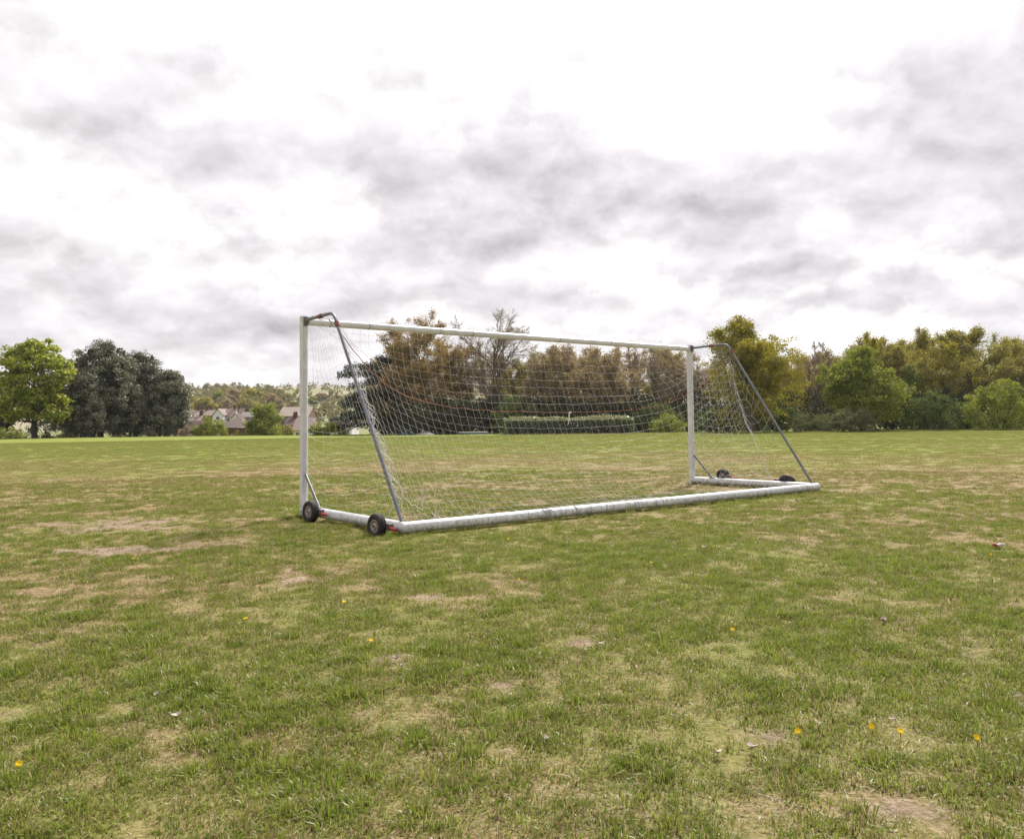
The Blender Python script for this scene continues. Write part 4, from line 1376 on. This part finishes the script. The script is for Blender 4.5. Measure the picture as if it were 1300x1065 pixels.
def side_net(x, edge, R=21, Cn=13, skip=.02):
    Pt = np.zeros((R, Cn, 3)); pin = np.zeros((R, Cn), bool)
    for i in range(R):
        s = i / (R - 1)
        z = GH * (1 - s) + .10 * s
        a = np.array([x, -.06, z])
        # edge point at the same height
        e = [np.array(p) for p in edge]
        b = e[-1]
        for p, q in zip(e, e[1:]):
            if (p[2] - z) * (q[2] - z) <= 0 and abs(p[2] - q[2]) > 1e-6:
                b = p + (q - p) * ((p[2] - z) / (p[2] - q[2])); break
        for j in range(Cn):
            Pt[i, j] = a + (b - a) * (j / (Cn - 1))
    pin[0, :] = True; pin[:, 0] = True; pin[:, -1] = True
    wid = np.linalg.norm(Pt[:, -1] - Pt[:, 0], axis=1)
    lx = (wid / (Cn - 1) * 1.05)[:, None, None]
    P2 = relax(Pt, pin, lx, GH / (R - 1) * 1.03, 260, .0012, (.0003, 0, 0))
    P2[1:-1, 1:-1] += rngN.normal(0, .006, P2[1:-1, 1:-1].shape)
    return P2
ledge = [tuple(p) for p in STAY[0][3:]]
SL = side_net(0, [(0, -GT, GH + .02)] + ledge)
cords('side_panel', grid_segs(SL, .02, rngN), NET_R, MAT['net'], net, 3)
RE = [(GW, -GT, GH), (GW - .02, -1.00, 1.75), (GW - .03, -1.18, 1.15), (GW - .05, -1.45, .62), (GW - .1, -1.75, .1)]
SR = side_net(GW, RE)
cords('side_panel', grid_segs(SR, .05, rngN), NET_R, MAT['net'], net, 3)
# loose mesh between the bunched edge and the far stay
def loose():
    Pt = np.zeros((11, 6, 3)); pin = np.zeros((11, 6), bool)
    for i in range(11):
        s = .10 + .62 * i / 10
        a = path_at(RE, .08 + .62 * i / 10); b = path_at(STAY[GW][3:], s)
        for j in range(6):
            Pt[i, j] = a + (b - a) * j / 5
    pin[:, 0] = True; pin[::2, -1] = True
    P2 = relax(Pt, pin, .16, .17, 200, .0015)
    return P2 + rngN.normal(0, .008, P2.shape)
cords('loose_flap', grid_segs(loose(), .10, rngN), NET_R, MAT['net'], net, 3)

def bundle(name, path, n, spread, rad, mat, seed, steps=46, sag=0.0):
    """gathered net edge: many cords twisting round a line"""
    rg = np.random.default_rng(seed)
    segs = []
    for k in range(n):
        ph = rg.uniform(0, 6.28); f = rg.uniform(2, 7); a0, b0 = sorted(rg.uniform(0, 1, 2))
        if b0 - a0 < .15: b0 = min(1, a0 + .25)
        pp = []
        for i in range(steps):
            s = a0 + (b0 - a0) * i / (steps - 1)
            p = path_at(path, s)
            w_ = spread * (.5 + .8 * abs(math.sin(f * 1.7 * s + ph)))
            pp.append(p + np.array([math.sin(f * 6 * s + ph) * w_ + w_ * .9, math.cos(f * 5 * s + ph * 2) * w_, math.sin(f * 3 * s) * w_ * .4]) + rg.normal(0, .005, 3))
        segs += [[a, b] for a, b in zip(pp, pp[1:])]
    return cords(name, segs, rad, mat, net, 3)
lp = [path_at(STAY[0], s) for s in (.36, .5, .62, .75, .88, .97)]
bundle('gathered_edge', lp, 16, .040, .0024, MAT['net'], 910)
bundle('gathered_edge', RE, 7, .020, .0020, MAT['net'], 911)
# hanging shreds near the left foot of the back panel
segs = []
for k in range(30):
    x = rngN.uniform(.05, 1.3); y = -GD + rngN.uniform(.05, .7); z = rngN.uniform(.03, .55) * (1.1 - .5 * x)
    p = np.array([x, y, z]); dv = rngN.normal(0, .5, 3)
    for i in range(5):
        q = p + np.array([dv[0] * .035 + rngN.normal(0, .012), dv[1] * .03, -.035 + rngN.normal(0, .012)])
        q[2] = max(q[2], .02)
        segs.append([p, q]); p = q
cords('frayed_ends', segs, .0026, MAT['net'], net, 3)
# red rope threaded through one row, with a knotted tail of white cord
rowi = 9
rp = [BN[rowi, j] + np.array([0, -.012, .004]) for j in range(BN.shape[1])]
bm = bmesh.new(); tube(bm, [tuple(p) for p in rp], .0042, 6)
bm_obj('red_rope', bm, MAT['rope'], net)
jm = int(np.argmin([p[2] for p in rp]))
p = Vector(rp[jm])
bm = bmesh.new()
tube(bm, [p + Vector((.04, 0, .01)), p + Vector((-.01, -.01, -.01)), p + Vector((-.02, -.01, -.12)), p + Vector((-.05, -.02, -.19))], [.008, .012, .009, .004], 6)
bm_obj('white_tie', bm, MAT['net'], net)
# lacing turns round the ground bar
def lacing():
    rg = random.Random(3)
    bm = bmesh.new()
    xs = [GW * (.235 + .295 * k / 20) + rg.uniform(-.06, .06) for k in range(21)] + [1.76, 1.80, 1.84, 7.0, 7.04]
    for x in xs:
        sl = rg.uniform(-.16, .16)
        pts = []
        for k in range(15):
            a = 2 * PI * k / 14
            pts.append((x + sl * math.sin(a / 2) , -GD + math.cos(a) * (RB + .004), ZB + math.sin(a) * (RB + .004)))
        tube(bm, pts, rg.choice([.0018, .0022, .003]), 5, False)
    for x in (1.74, 1.78, 1.85):       # dark strands trailing off the knot
        tube(bm, [(x, -GD + .06, ZB + .06), (x + .05, -GD - .02, ZB + .07), (x + .10, -GD - .075, ZB + .01), (x + .13, -GD - .09, .03)], .004, 5)
    tag(bm_obj('lacing', bm, MAT['lace'], net), kind='stuff')
lacing()
# net wound round the top of the near stay
bundle('wound_cord', [(0, -.05, GH + .02), (0, -GT * .5, GH + .03), (0, -GT, GH + .02)], 14, .018, .0045, MAT['galv_grime'], 915)
segs = []
prev = None
for i in range(30):
    s = i / 29
    p = np.array([.01 + .40 * s, -.36 + .285 * s, GH + .012 - .012 * math.sin(9 * s)])
    if prev is not None: segs.append([prev, p])
    prev = p
cords('wound_cord', segs, .007, MAT['galv_grime'], net, 6)

# ------------------------------------------------------------------ low ramps at the far edge
def ramp_shed():
    c = at(528, 553, 99); z0 = gz(c.x, 99) - .05
    e = empty('skate_ramp', (c.x, 99, z0)); tag(e, 'low blue ramp with pale sloping top, seen through the net', 'ramp')
    def P(px, py, d, ground=False):
        q = at(px, py, d) - Vector((c.x, 99, z0))
        if ground: q.z = 0
        return q
    E0, E1, A, B = P(505, 553, 99, True), P(506.5, 545.2, 99.4), P(516, 544.6, 100.2), P(535, 544.6, 100.4)
    Cc, D = P(529, 553, 97.9, True), P(553, 553, 98.1, True)
    E2, B0 = P(507, 553, 101, True), P(545, 553, 101.4, True)
    bm = bmesh.new()
    v = [bm.verts.new(p) for p in (E0, E1, A, B, Cc, D, E2, B0)]
    for f in ((0, 4, 2, 1), (4, 5, 3, 2), (5, 7, 3), (7, 6, 1, 2, 3), (6, 0, 1), (0, 6, 7, 5, 4)):
        bm.faces.new([v[i] for i in f])
    bm_obj('side_panel', bm, MAT['blue'], e)
    nrm = (B - A).cross(Cc - A).normalized()
    if nrm.y > 0: nrm = -nrm
    bm = bmesh.new()
    lo = [bm.verts.new(p + nrm * .01) for p in (Cc, D, B, A)]; hi = [bm.verts.new(p + nrm * .06) for p in (Cc, D, B, A)]
    bm.faces.new(hi); bm.faces.new(lo[::-1])
    for k in range(4): bm.faces.new((lo[k], lo[(k + 1) % 4], hi[(k + 1) % 4], hi[k]))
    bm_obj('ramp_surface', bm, MAT['pale'], e)
MAT['blue'] = plain('blue_paint', (.13, .20, .25), (.19, .26, .30))
MAT['pale'] = plain('pale_board', (.86, .80, .78), (.78, .72, .70))
ramp_shed()
def flat_ramp():
    d = 97
    c = at(600, 553, d); z0 = gz(c.x, d)
    W = 42 * d / F_PX; H = at(600, 549.0, d).z - z0 + .1
    e = empty('skate_ramp', (c.x, d, z0 - .1)); tag(e, 'long low pale platform beside the hedge, seen through the net', 'ramp')
    bm = bmesh.new(); sweep(bm, [(-W * .5, 0), (W * .5, 0), (W * .42, H), (-W * .38, H)], (0, -1, 0), (0, 1, 0), XA, ZA)
    bm_obj('side_panel', bm, MAT['blue'], e)
    bm = bmesh.new(); box(bm, -W * .40, W * .44, -1.1, 1.1, H + .004, H + .09)
    bm_obj('ramp_surface', bm, MAT['pale'], e)
flat_ramp()
def marker(px, py, d, label, hgt):
    c = at(px, py, d); z0 = gz(c.x, d)
    e = empty('marker_post', (c.x, d, z0)); tag(e, label, 'post')
    bm = bmesh.new(); box(bm, -.09, .09, -.07, .07, 0, hgt)
    bm_obj('shaft', bm, MAT['render'], e, bevel=.02)
    bm = bmesh.new(); box(bm, -.12, .12, -.10, .10, hgt + .002, hgt + .07)
    bm_obj('cap', bm, MAT['render'], e, bevel=.015)
marker(38.5, 552, 122, 'small white marker post just left of the chestnut trunk', 1.0)
def stake():
    d = 77; c = at(1160, 540, d)
    e = empty('wooden_stake', (c.x, d, gz(c.x, d))); tag(e, 'thin grey stake standing before the dark green bush', 'stake')
    bm = bmesh.new(); tube(bm, [(0, 0, -.1), (.02, 0, .5), (.03, 0, 1.05)], [.045, .042, .04], 7)
    bm_obj('shaft', bm, MAT['bark'], e)
    bm = bmesh.new(); tube(bm, [(.03, 0, 1.05), (.032, 0, 1.12)], [.05, .02], 7)
    bm_obj('tip', bm, MAT['bark'], e)
stake()

# ------------------------------------------------------------------ turf
def tuft(name, blades, rad, h0, h1, wid, lean, seed, flat=0.0, radial=.6):
    rng = np.random.default_rng(seed)
    r = rad * np.sqrt(rng.uniform(0, 1, blades)); a = rng.uniform(0, 2 * PI, blades)
    base = np.stack([r * np.cos(a), r * np.sin(a), np.full(blades, -.008)], 1)
    hh = rng.uniform(h0, h1, blades) * (1 - .45 * (r / rad) ** 2)
    la = np.where(rng.uniform(size=blades) < radial, a + rng.normal(0, .5, blades), rng.uniform(0, 2 * PI, blades))
    ln = np.abs(rng.normal(0, lean, blades)) * (.4 + r / rad) + flat
    ld = np.stack([np.cos(la), np.sin(la), np.zeros(blades)], 1)
    fa = rng.uniform(0, 2 * PI, blades)
    sd = np.stack([np.cos(fa), np.sin(fa), np.zeros(blades)], 1)
    wv = (wid * rng.uniform(.6, 1.4, blades))[:, None]
    up = np.array([0, 0, 1.0])
    mid = base + ld * (hh * ln * .35)[:, None] + up * (hh * np.clip(.66 - .10 * ln, .2, 1))[:, None]
    tip = base + ld * (hh * ln * 1.10)[:, None] + up * (hh * np.clip(1.05 - .42 * ln, .12, 1))[:, None]
    V = np.stack([base - sd * wv, base + sd * wv, mid + sd * wv * .85, mid - sd * wv * .85, tip], 1).reshape(-1, 3)
    b = (np.arange(blades) * 5)[:, None]
    Q = b + np.array([[0, 1, 2, 3]]); T = b + np.array([[3, 2, 4]])
    tint = np.repeat(rng.uniform(0, 1, blades), 5)
    lot = np.repeat(rng.uniform(0, 1, blades), 5)
    return mesh_np(name, V, [Q, T], MAT['grass'], {'tint': tint, 'lot': lot})

def turf():
    col = bpy.data.collections.new('turf_tufts')
    protos = []
    for i in range(5):      # 0-4 common tufts
        protos.append(tuft('tuft', 46, .055, .020, .044, .0019, 1.0, 700 + i))
    for i in range(2):      # 5-6 lush tufts
        protos.append(tuft('tuft', 60, .065, .030, .062, .0021, .85, 710 + i))
    for i in range(3):      # 7-9 dead thatch lying flat
        protos.append(tuft('tuft', 80, .13, .010, .030, .0016, 1.4, 720 + i, 1.2, .1))
    for i in range(2):      # 10-11 seen from afar
        protos.append(tuft('tuft', 60, .18, .022, .050, .0034, .9, 730 + i))
    for i in range(2):      # 12-13 tall uncut tufts at the goal frame
        protos.append(tuft('tuft', 34, .045, .045, .105, .0020, .7, 740 + i))
    for i, me in enumerate(protos):
        col.objects.link(bpy.data.objects.new('tuft_%02d' % i, me))
    rng = np.random.default_rng(750)
    HALF = math.radians(44)
    def scatter(rings):
        pts = []
        for r0, r1, rho in rings:
            n = int(HALF * (r1 * r1 - r0 * r0) * rho)
            r = np.sqrt(rng.uniform(r0 * r0, r1 * r1, n)); a = rng.uniform(-HALF, HALF, n)
            pts.append(np.stack([r * np.sin(a), r * np.cos(a)], 1))
        P = np.concatenate(pts)
        return P[:, 0], P[:, 1]
    # living grass, thick in places and thin in others
    x, y = scatter(((1.5, 5, 520), (5, 8.5, 420), (8.5, 14, 250), (14, 20, 130), (20, 32, 24), (32, 50, 13), (50, 84, 7)))
    r = np.hypot(x, y)
    wn, dr = worn(x, y), dryness(x, y)
    c1, c2 = fbm(x, y, .34, 91, 3, .6), fbm(x, y, .12, 95, 2, .6)
    lush = c1 * .62 + c2 * .38
    cov = sstep(.33, .51, lush + .12 * (.45 - dr)) * (1 - .85 * sstep(.15, .8, wn))
    farw = sstep(14, 24, r)
    keep = rng.uniform(size=len(x)) < np.maximum(cov * .95 + .10 * (1 - wn), farw * (1 - .6 * wn))
    x, y, r, wn, dr, lush = (v[keep] for v in (x, y, r, wn, dr, lush))
    n = len(x)
    kind = rng.integers(0, 5, n)
    lsh = (lush > .56) & (dr < .6) & (rng.uniform(size=n) < .55)
    kind[lsh] = 5 + rng.integers(0, 2, lsh.sum())
    far = r > 20
    kind[far] = 10 + rng.integers(0, 2, far.sum())
    dry = np.clip(dr * .62 + .3 * wn - .15 * lsh + rng.normal(0, .12, n), 0, 1)
    scl = rng.uniform(.7, 1.25, n) * (1 - .25 * wn) * np.where(far, 1 + (r - 20) / 60, 1 + .25 * sstep(8, 20, r))
    # dead thatch between
    x2, y2 = scatter(((1.5, 5, 130), (5, 8.5, 100), (8.5, 14, 60), (14, 20, 28)))
    w2 = worn(x2, y2)
    k2 = rng.uniform(size=len(x2)) > sstep(.55, 1.0, w2) * .85
    x2, y2, w2 = x2[k2], y2[k2], w2[k2]
    m2_ = len(x2)
    # uncut tufts along the frame, where no mower reaches
    fx, fy = [], []
    def along(p, q, cnt, off):
        t = rng.uniform(0, 1, cnt)
        lx = p[0] + (q[0] - p[0]) * t; ly = p[1] + (q[1] - p[1]) * t
        ax = np.array([q[1] - p[1], p[0] - q[0]]); ax = ax / np.linalg.norm(ax)
        o_ = np.where(rng.uniform(size=cnt) < .5, -1, 1) * (off + np.abs(rng.normal(0, .035, cnt)))
        lx, ly = lx + ax[0] * o_, ly + ax[1] * o_
        fx.append(GX + lx * math.cos(GYAW) - ly * math.sin(GYAW)); fy.append(GY + lx * math.sin(GYAW) + ly * math.cos(GYAW))
    along((0, -2.46), (7.42, -2.46), 230, .06); along((0, 0), (0, -2.46), 90, .06); along((7.42, 0), (7.42, -2.46), 80, .06)
    for q in ((0, 0), (7.42, 0)):
        along((q[0] - .06, q[1]), (q[0] + .06, q[1]), 14, .05)
    for q in (.50, 2.12):
        along((-.20, -q - .12), (-.20, -q + .12), 16, .02)
    x3, y3 = np.concatenate(fx), np.concatenate(fy)
    n3_ = len(x3)
    vp = rng.uniform(-120, 1420, 5200)
    vd = np.interp(vp, [-120, 260, 480, 620, 640, 805, 830, 900, 1000, 1060, 1160, 1420], [112, 112, 106, 105, 86.5, 86.5, 88, 86, 78, 76.5, 78, 79]) + rng.normal(0, .8, 5200) + .8 * fbm(vp, vp * 0, 60.0, 44, 2)
    x4, y4 = (vp - 650) / F_PX * vd, vd
    s4 = rng.uniform(2.2, 5.0, 5200) * (.4 + 1.2 * fbm(vp, vp * 0, 25.0, 45, 3)) * np.where(vp < 480, .55, 1.0)
    x = np.concatenate([x, x2, x3, x4]); y = np.concatenate([y, y2, y3, y4])
    kind = np.concatenate([kind, 7 + rng.integers(0, 3, m2_), 12 + rng.integers(0, 2, n3_), 10 + rng.integers(0, 2, 5200)])
    dry = np.concatenate([dry, np.clip(1.15 + rng.normal(0, .15, m2_), 0, 1.5), np.clip(.30 + rng.normal(0, .2, n3_), 0, 1), np.clip(.2 + rng.normal(0, .2, 5200), 0, 1)])
    scl = np.concatenate([scl, rng.uniform(.8, 1.2, m2_), rng.uniform(.5, 1.0, n3_), s4])
    lush = np.concatenate([lush, np.full(m2_, .5), np.full(n3_, .4), np.full(5200, .7)])
    n = len(x)
    z = ground_z(x, y)
    me = bpy.data.meshes.new('turf_grass')
    me.vertices.add(n)
    me.vertices.foreach_set('co', np.stack([x, y, z], 1).astype(np.float32).ravel())
    for k, v, ty in (('kind_index', kind, 'INT'), ('dry', dry, 'FLOAT'), ('var', np.clip(rng.uniform(0, 1, n) * .75 + (1 - lush) * .4 - .1, 0, 1), 'FLOAT'), ('scl', scl, 'FLOAT'), ('rotz', rng.uniform(0, 2 * PI, n), 'FLOAT')):
        a_ = me.attributes.new(k, ty, 'POINT')
        a_.data.foreach_set('value', v.astype(np.int32 if ty == 'INT' else np.float32))
    me.materials.append(MAT['grass'])
    o = tag(obj('turf_grass', me), 'short worn green and straw-coloured turf covering the field', 'grass', kind='stuff')
    ng = bpy.data.node_groups.new('turf_scatter', 'GeometryNodeTree')
    ng.interface.new_socket('Geometry', in_out='INPUT', socket_type='NodeSocketGeometry')
    ng.interface.new_socket('Geometry', in_out='OUTPUT', socket_type='NodeSocketGeometry')
    N, Lk = ng.nodes, ng.links
    gi, go = N.new('NodeGroupInput'), N.new('NodeGroupOutput')
    ci = N.new('GeometryNodeCollectionInfo')
    ci.inputs['Collection'].default_value = col
    ci.inputs['Separate Children'].default_value = True
    ci.inputs['Reset Children'].default_value = True
    iop = N.new('GeometryNodeInstanceOnPoints')
    iop.inputs['Pick Instance'].default_value = True
    def na(name, ty):
        q = N.new('GeometryNodeInputNamedAttribute'); q.data_type = ty
        q.inputs['Name'].default_value = name
        return [s for s in q.outputs if s.enabled and s.name == 'Attribute'][0]
    rot = N.new('ShaderNodeCombineXYZ'); Lk.new(na('rotz', 'FLOAT'), rot.inputs[2])
    sc = N.new('ShaderNodeCombineXYZ'); s_ = na('scl', 'FLOAT')
    for i in range(3):
        Lk.new(s_, sc.inputs[i])
    Lk.new(gi.outputs[0], iop.inputs['Points'])
    Lk.new(ci.outputs[0], iop.inputs['Instance'])
    Lk.new(na('kind_index', 'INT'), iop.inputs['Instance Index'])
    Lk.new(rot.outputs[0], iop.inputs['Rotation'])
    Lk.new(sc.outputs[0], iop.inputs['Scale'])
    Lk.new(iop.outputs[0], go.inputs[0])
    md = o.modifiers.new('scatter', 'NODES'); md.node_group = ng
    print('turf instances', n)
turf()

# ------------------------------------------------------------------ small things in the grass
MAT['petal'] = plain('dandelion_petal', (.85, .60, .01), (.78, .48, .01), 60)
MAT['stem'] = plain('flower_stem', (.14, .17, .05), (.10, .12, .04), 40)
MAT['fleck'] = plain('pale_leaf_litter', (.50, .43, .37), (.34, .27, .22), 30)
MAT['wrapper'] = plain('litter_wrapper', (.62, .60, .60), (.55, .50, .50), 60)
def dandelion_meshes(seed):
    rg = np.random.default_rng(seed)
    V, T, base = [], [], 0
    for ring, (n, L, lift) in enumerate(((16, .019, .25), (14, .015, .6), (10, .010, 1.1))):
        for k in range(n):
            a = 2 * PI * (k + .5 * ring) / n + rg.normal(0, .06)
            dr_ = np.array([math.cos(a), math.sin(a), 0]); sd = np.array([-math.sin(a), math.cos(a), 0])
            up = np.array([0, 0, 1.0])
            tip = dr_ * L + up * L * lift * .6
            mid = dr_ * L * .55 + up * (L * lift * .5 + .002)
            V += [np.zeros(3), mid + sd * .0022, tip + sd * .0016, tip - sd * .0016, mid - sd * .0022]
            T.append([base, base + 1, base + 2, base + 3, base + 4]); base += 5
    fl = mesh_np('flower_head', np.array(V), np.array(T), MAT['petal'])
    bm = bmesh.new()
    tube(bm, [(0, 0, -.045), (.003, .002, -.02), (0, 0, -.002)], [.0014, .0014, .002], 6)
    st = bpy.data.meshes.new('stem'); bm.to_mesh(st); bm.free(); st.materials.append(MAT['stem'])
    return fl, st
DFL, DST = dandelion_meshes(3)
DAND = [
    (1013, 934, 'large yellow dandelion, leftmost of three in the bottom right foreground'), (1106, 929, 'yellow dandelion in the middle of three in the bottom right foreground'),
    (1143, 935, 'yellow dandelion at the right of three in the bottom right foreground'), (1240, 943, 'yellow dandelion nearest the bottom right corner'),
    (930, 804, 'small yellow dandelion right of centre, far above the three foreground ones'), (1258, 707, 'tiny yellow dandelion near the right edge level with the base of the goal'),
    (471, 820, 'yellow dandelion left of the bare soil patch in the lower middle'), (437, 770, 'small yellow dandelion below the near wheels'),
    (312, 790, 'yellow dandelion alone on the left foreground'), (169, 712, 'tiny yellow dandelion at the lower rim of the large bare patch'), (5, 718, 'yellow dandelion cut by the left edge'),
    (24, 972, 'yellow dandelion in the bottom left corner'), (659, 739, 'yellow dandelion below the middle of the rear bar'), (645, 686, 'tiny yellow dandelion just below the rear bar'),
    (1131, 655, 'left of two tiny dandelions right of the goal'), (1138, 656, 'right of two tiny dandelions right of the goal'), (817, 665, 'tiny dandelion in front of the lacing on the rear bar'), (827, 718, 'small dandelion below the right half of the rear bar'),
]
for px, py, lab in DAND:
    g = ground_at(px, py)
    e = empty('dandelion', (g.x, g.y, gz(g.x, g.y) + .024), random.uniform(-.5, .5))
    tag(e, lab, 'flower', 'dandelions in the grass')
    s = .58 if py < 760 else .66
    h = obj('flower_head', DFL, e, rot=(.9 * random.uniform(.4, 1), .2 * random.uniform(-1, 1), 0), scale=s)
    obj('stem', DST, e)
def fleck_mesh(seed, L, Wd):
    rg = random.Random(seed)
    bm = bmesh.new()
    n = 9
    top = []
    for k in range(n):
        a = 2 * PI * k / n
        top.append(bm.verts.new((math.cos(a) * L * rg.uniform(.75, 1.1), math.sin(a) * Wd * rg.uniform(.7, 1.15), .006 + .012 * abs(math.cos(a)) * rg.uniform(.4, 1.2))))
    c = bm.verts.new((0, 0, .004)); b = bm.verts.new((0, 0, -.004))
    for k in range(n):
        bm.faces.new((c, top[k], top[(k + 1) % n])); bm.faces.new((b, top[(k + 1) % n], top[k]))
    me = bpy.data.meshes.new('dead_leaf'); bm.to_mesh(me); bm.free(); me.materials.append(MAT['fleck'])
    return me
FM = [fleck_mesh(i, .022, .012) for i in range(4)]
FLECK = [
    (503, 843, 1.0, 'pale curled dead leaf on the bare soil in the lower middle'), (763, 826, 1.1, 'pale dead leaf on bare soil right of the lower middle'), (744, 832, .6, 'small pale fleck just left of a pale dead leaf'),
    (955, 953, 1.0, 'whitish dead leaf near the bottom, left of the dandelions'), (911, 961, .9, 'pale dead leaf at the very bottom right of centre'), (1122, 791, 1.3, 'brown dead leaf in the grass on the right'),
    (1134, 920, .7, 'tiny pale fleck between two foreground dandelions'), (199, 886, .9, 'pale dead leaf in the left foreground'), (225, 915, 1.0, 'whitish dead leaf below another in the left foreground'),
    (694, 940, .7, 'white fleck in the bottom middle'), (510, 853, .6, 'small pale chip beside the curled dead leaf'), (962, 692, 1.3, 'pale leaf in the grass below the right end of the goal'),
    (895, 700, 1.6, 'pale dead leaf below the right half of the rear bar'), (1012, 637, 1.6, 'orange-pink scrap just below the right end of the rear bar'), (331, 627, 1.3, 'white fleck in the grass left of the near post'),
]
for i, (px, py, s, lab) in enumerate(FLECK):
    g = ground_at(px, py)
    o = obj('dead_leaf', FM[i % 4], None, (g.x, g.y, gz(g.x, g.y) + .016), (random.uniform(-.2, .2), random.uniform(-.2, .2), random.uniform(0, 6)), s)
    tag(o, lab, 'leaf', 'pale flecks in the grass')
g = ground_at(1268, 696)
e = empty('crisp_wrapper', (g.x, g.y, gz(g.x, g.y) + .035), .3); tag(e, 'small red and white wrapper lying in the grass at right', 'litter')
bm = bmesh.new(); tube(bm, [(-.02, 0, 0), (.02, .004, .006), (.06, -.002, .002)], [.012, .014, .010], 7)
bm_obj('white_end', bm, MAT['wrapper'], e)
bm = bmesh.new(); tube(bm, [(-.055, .004, .010), (-.04, 0, .006), (-.0205, 0, 0)], [.010, .014, .0115], 7)
bm_obj('red_end', bm, MAT['red'], e)

# ------------------------------------------------------------------ air
def haze():
    mt, t, o = new_mat('haze_air')
    v = t.n('ShaderNodeVolumePrincipled')
    v.inputs['Color'].default_value = (.93, .95, 1.0, 1)
    v.inputs['Density'].default_value = .00009
    v.inputs['Anisotropy'].default_value = .25
    t.link(v.outputs[0], o.inputs['Volume'])
    bm = bmesh.new()
    box(bm, -3100, 3100, -3100, 3100, -60, 95)
    tag(bm_obj('haze', bm, mt), 'thin pale haze in the air over the valley', 'haze', kind='stuff')
haze()
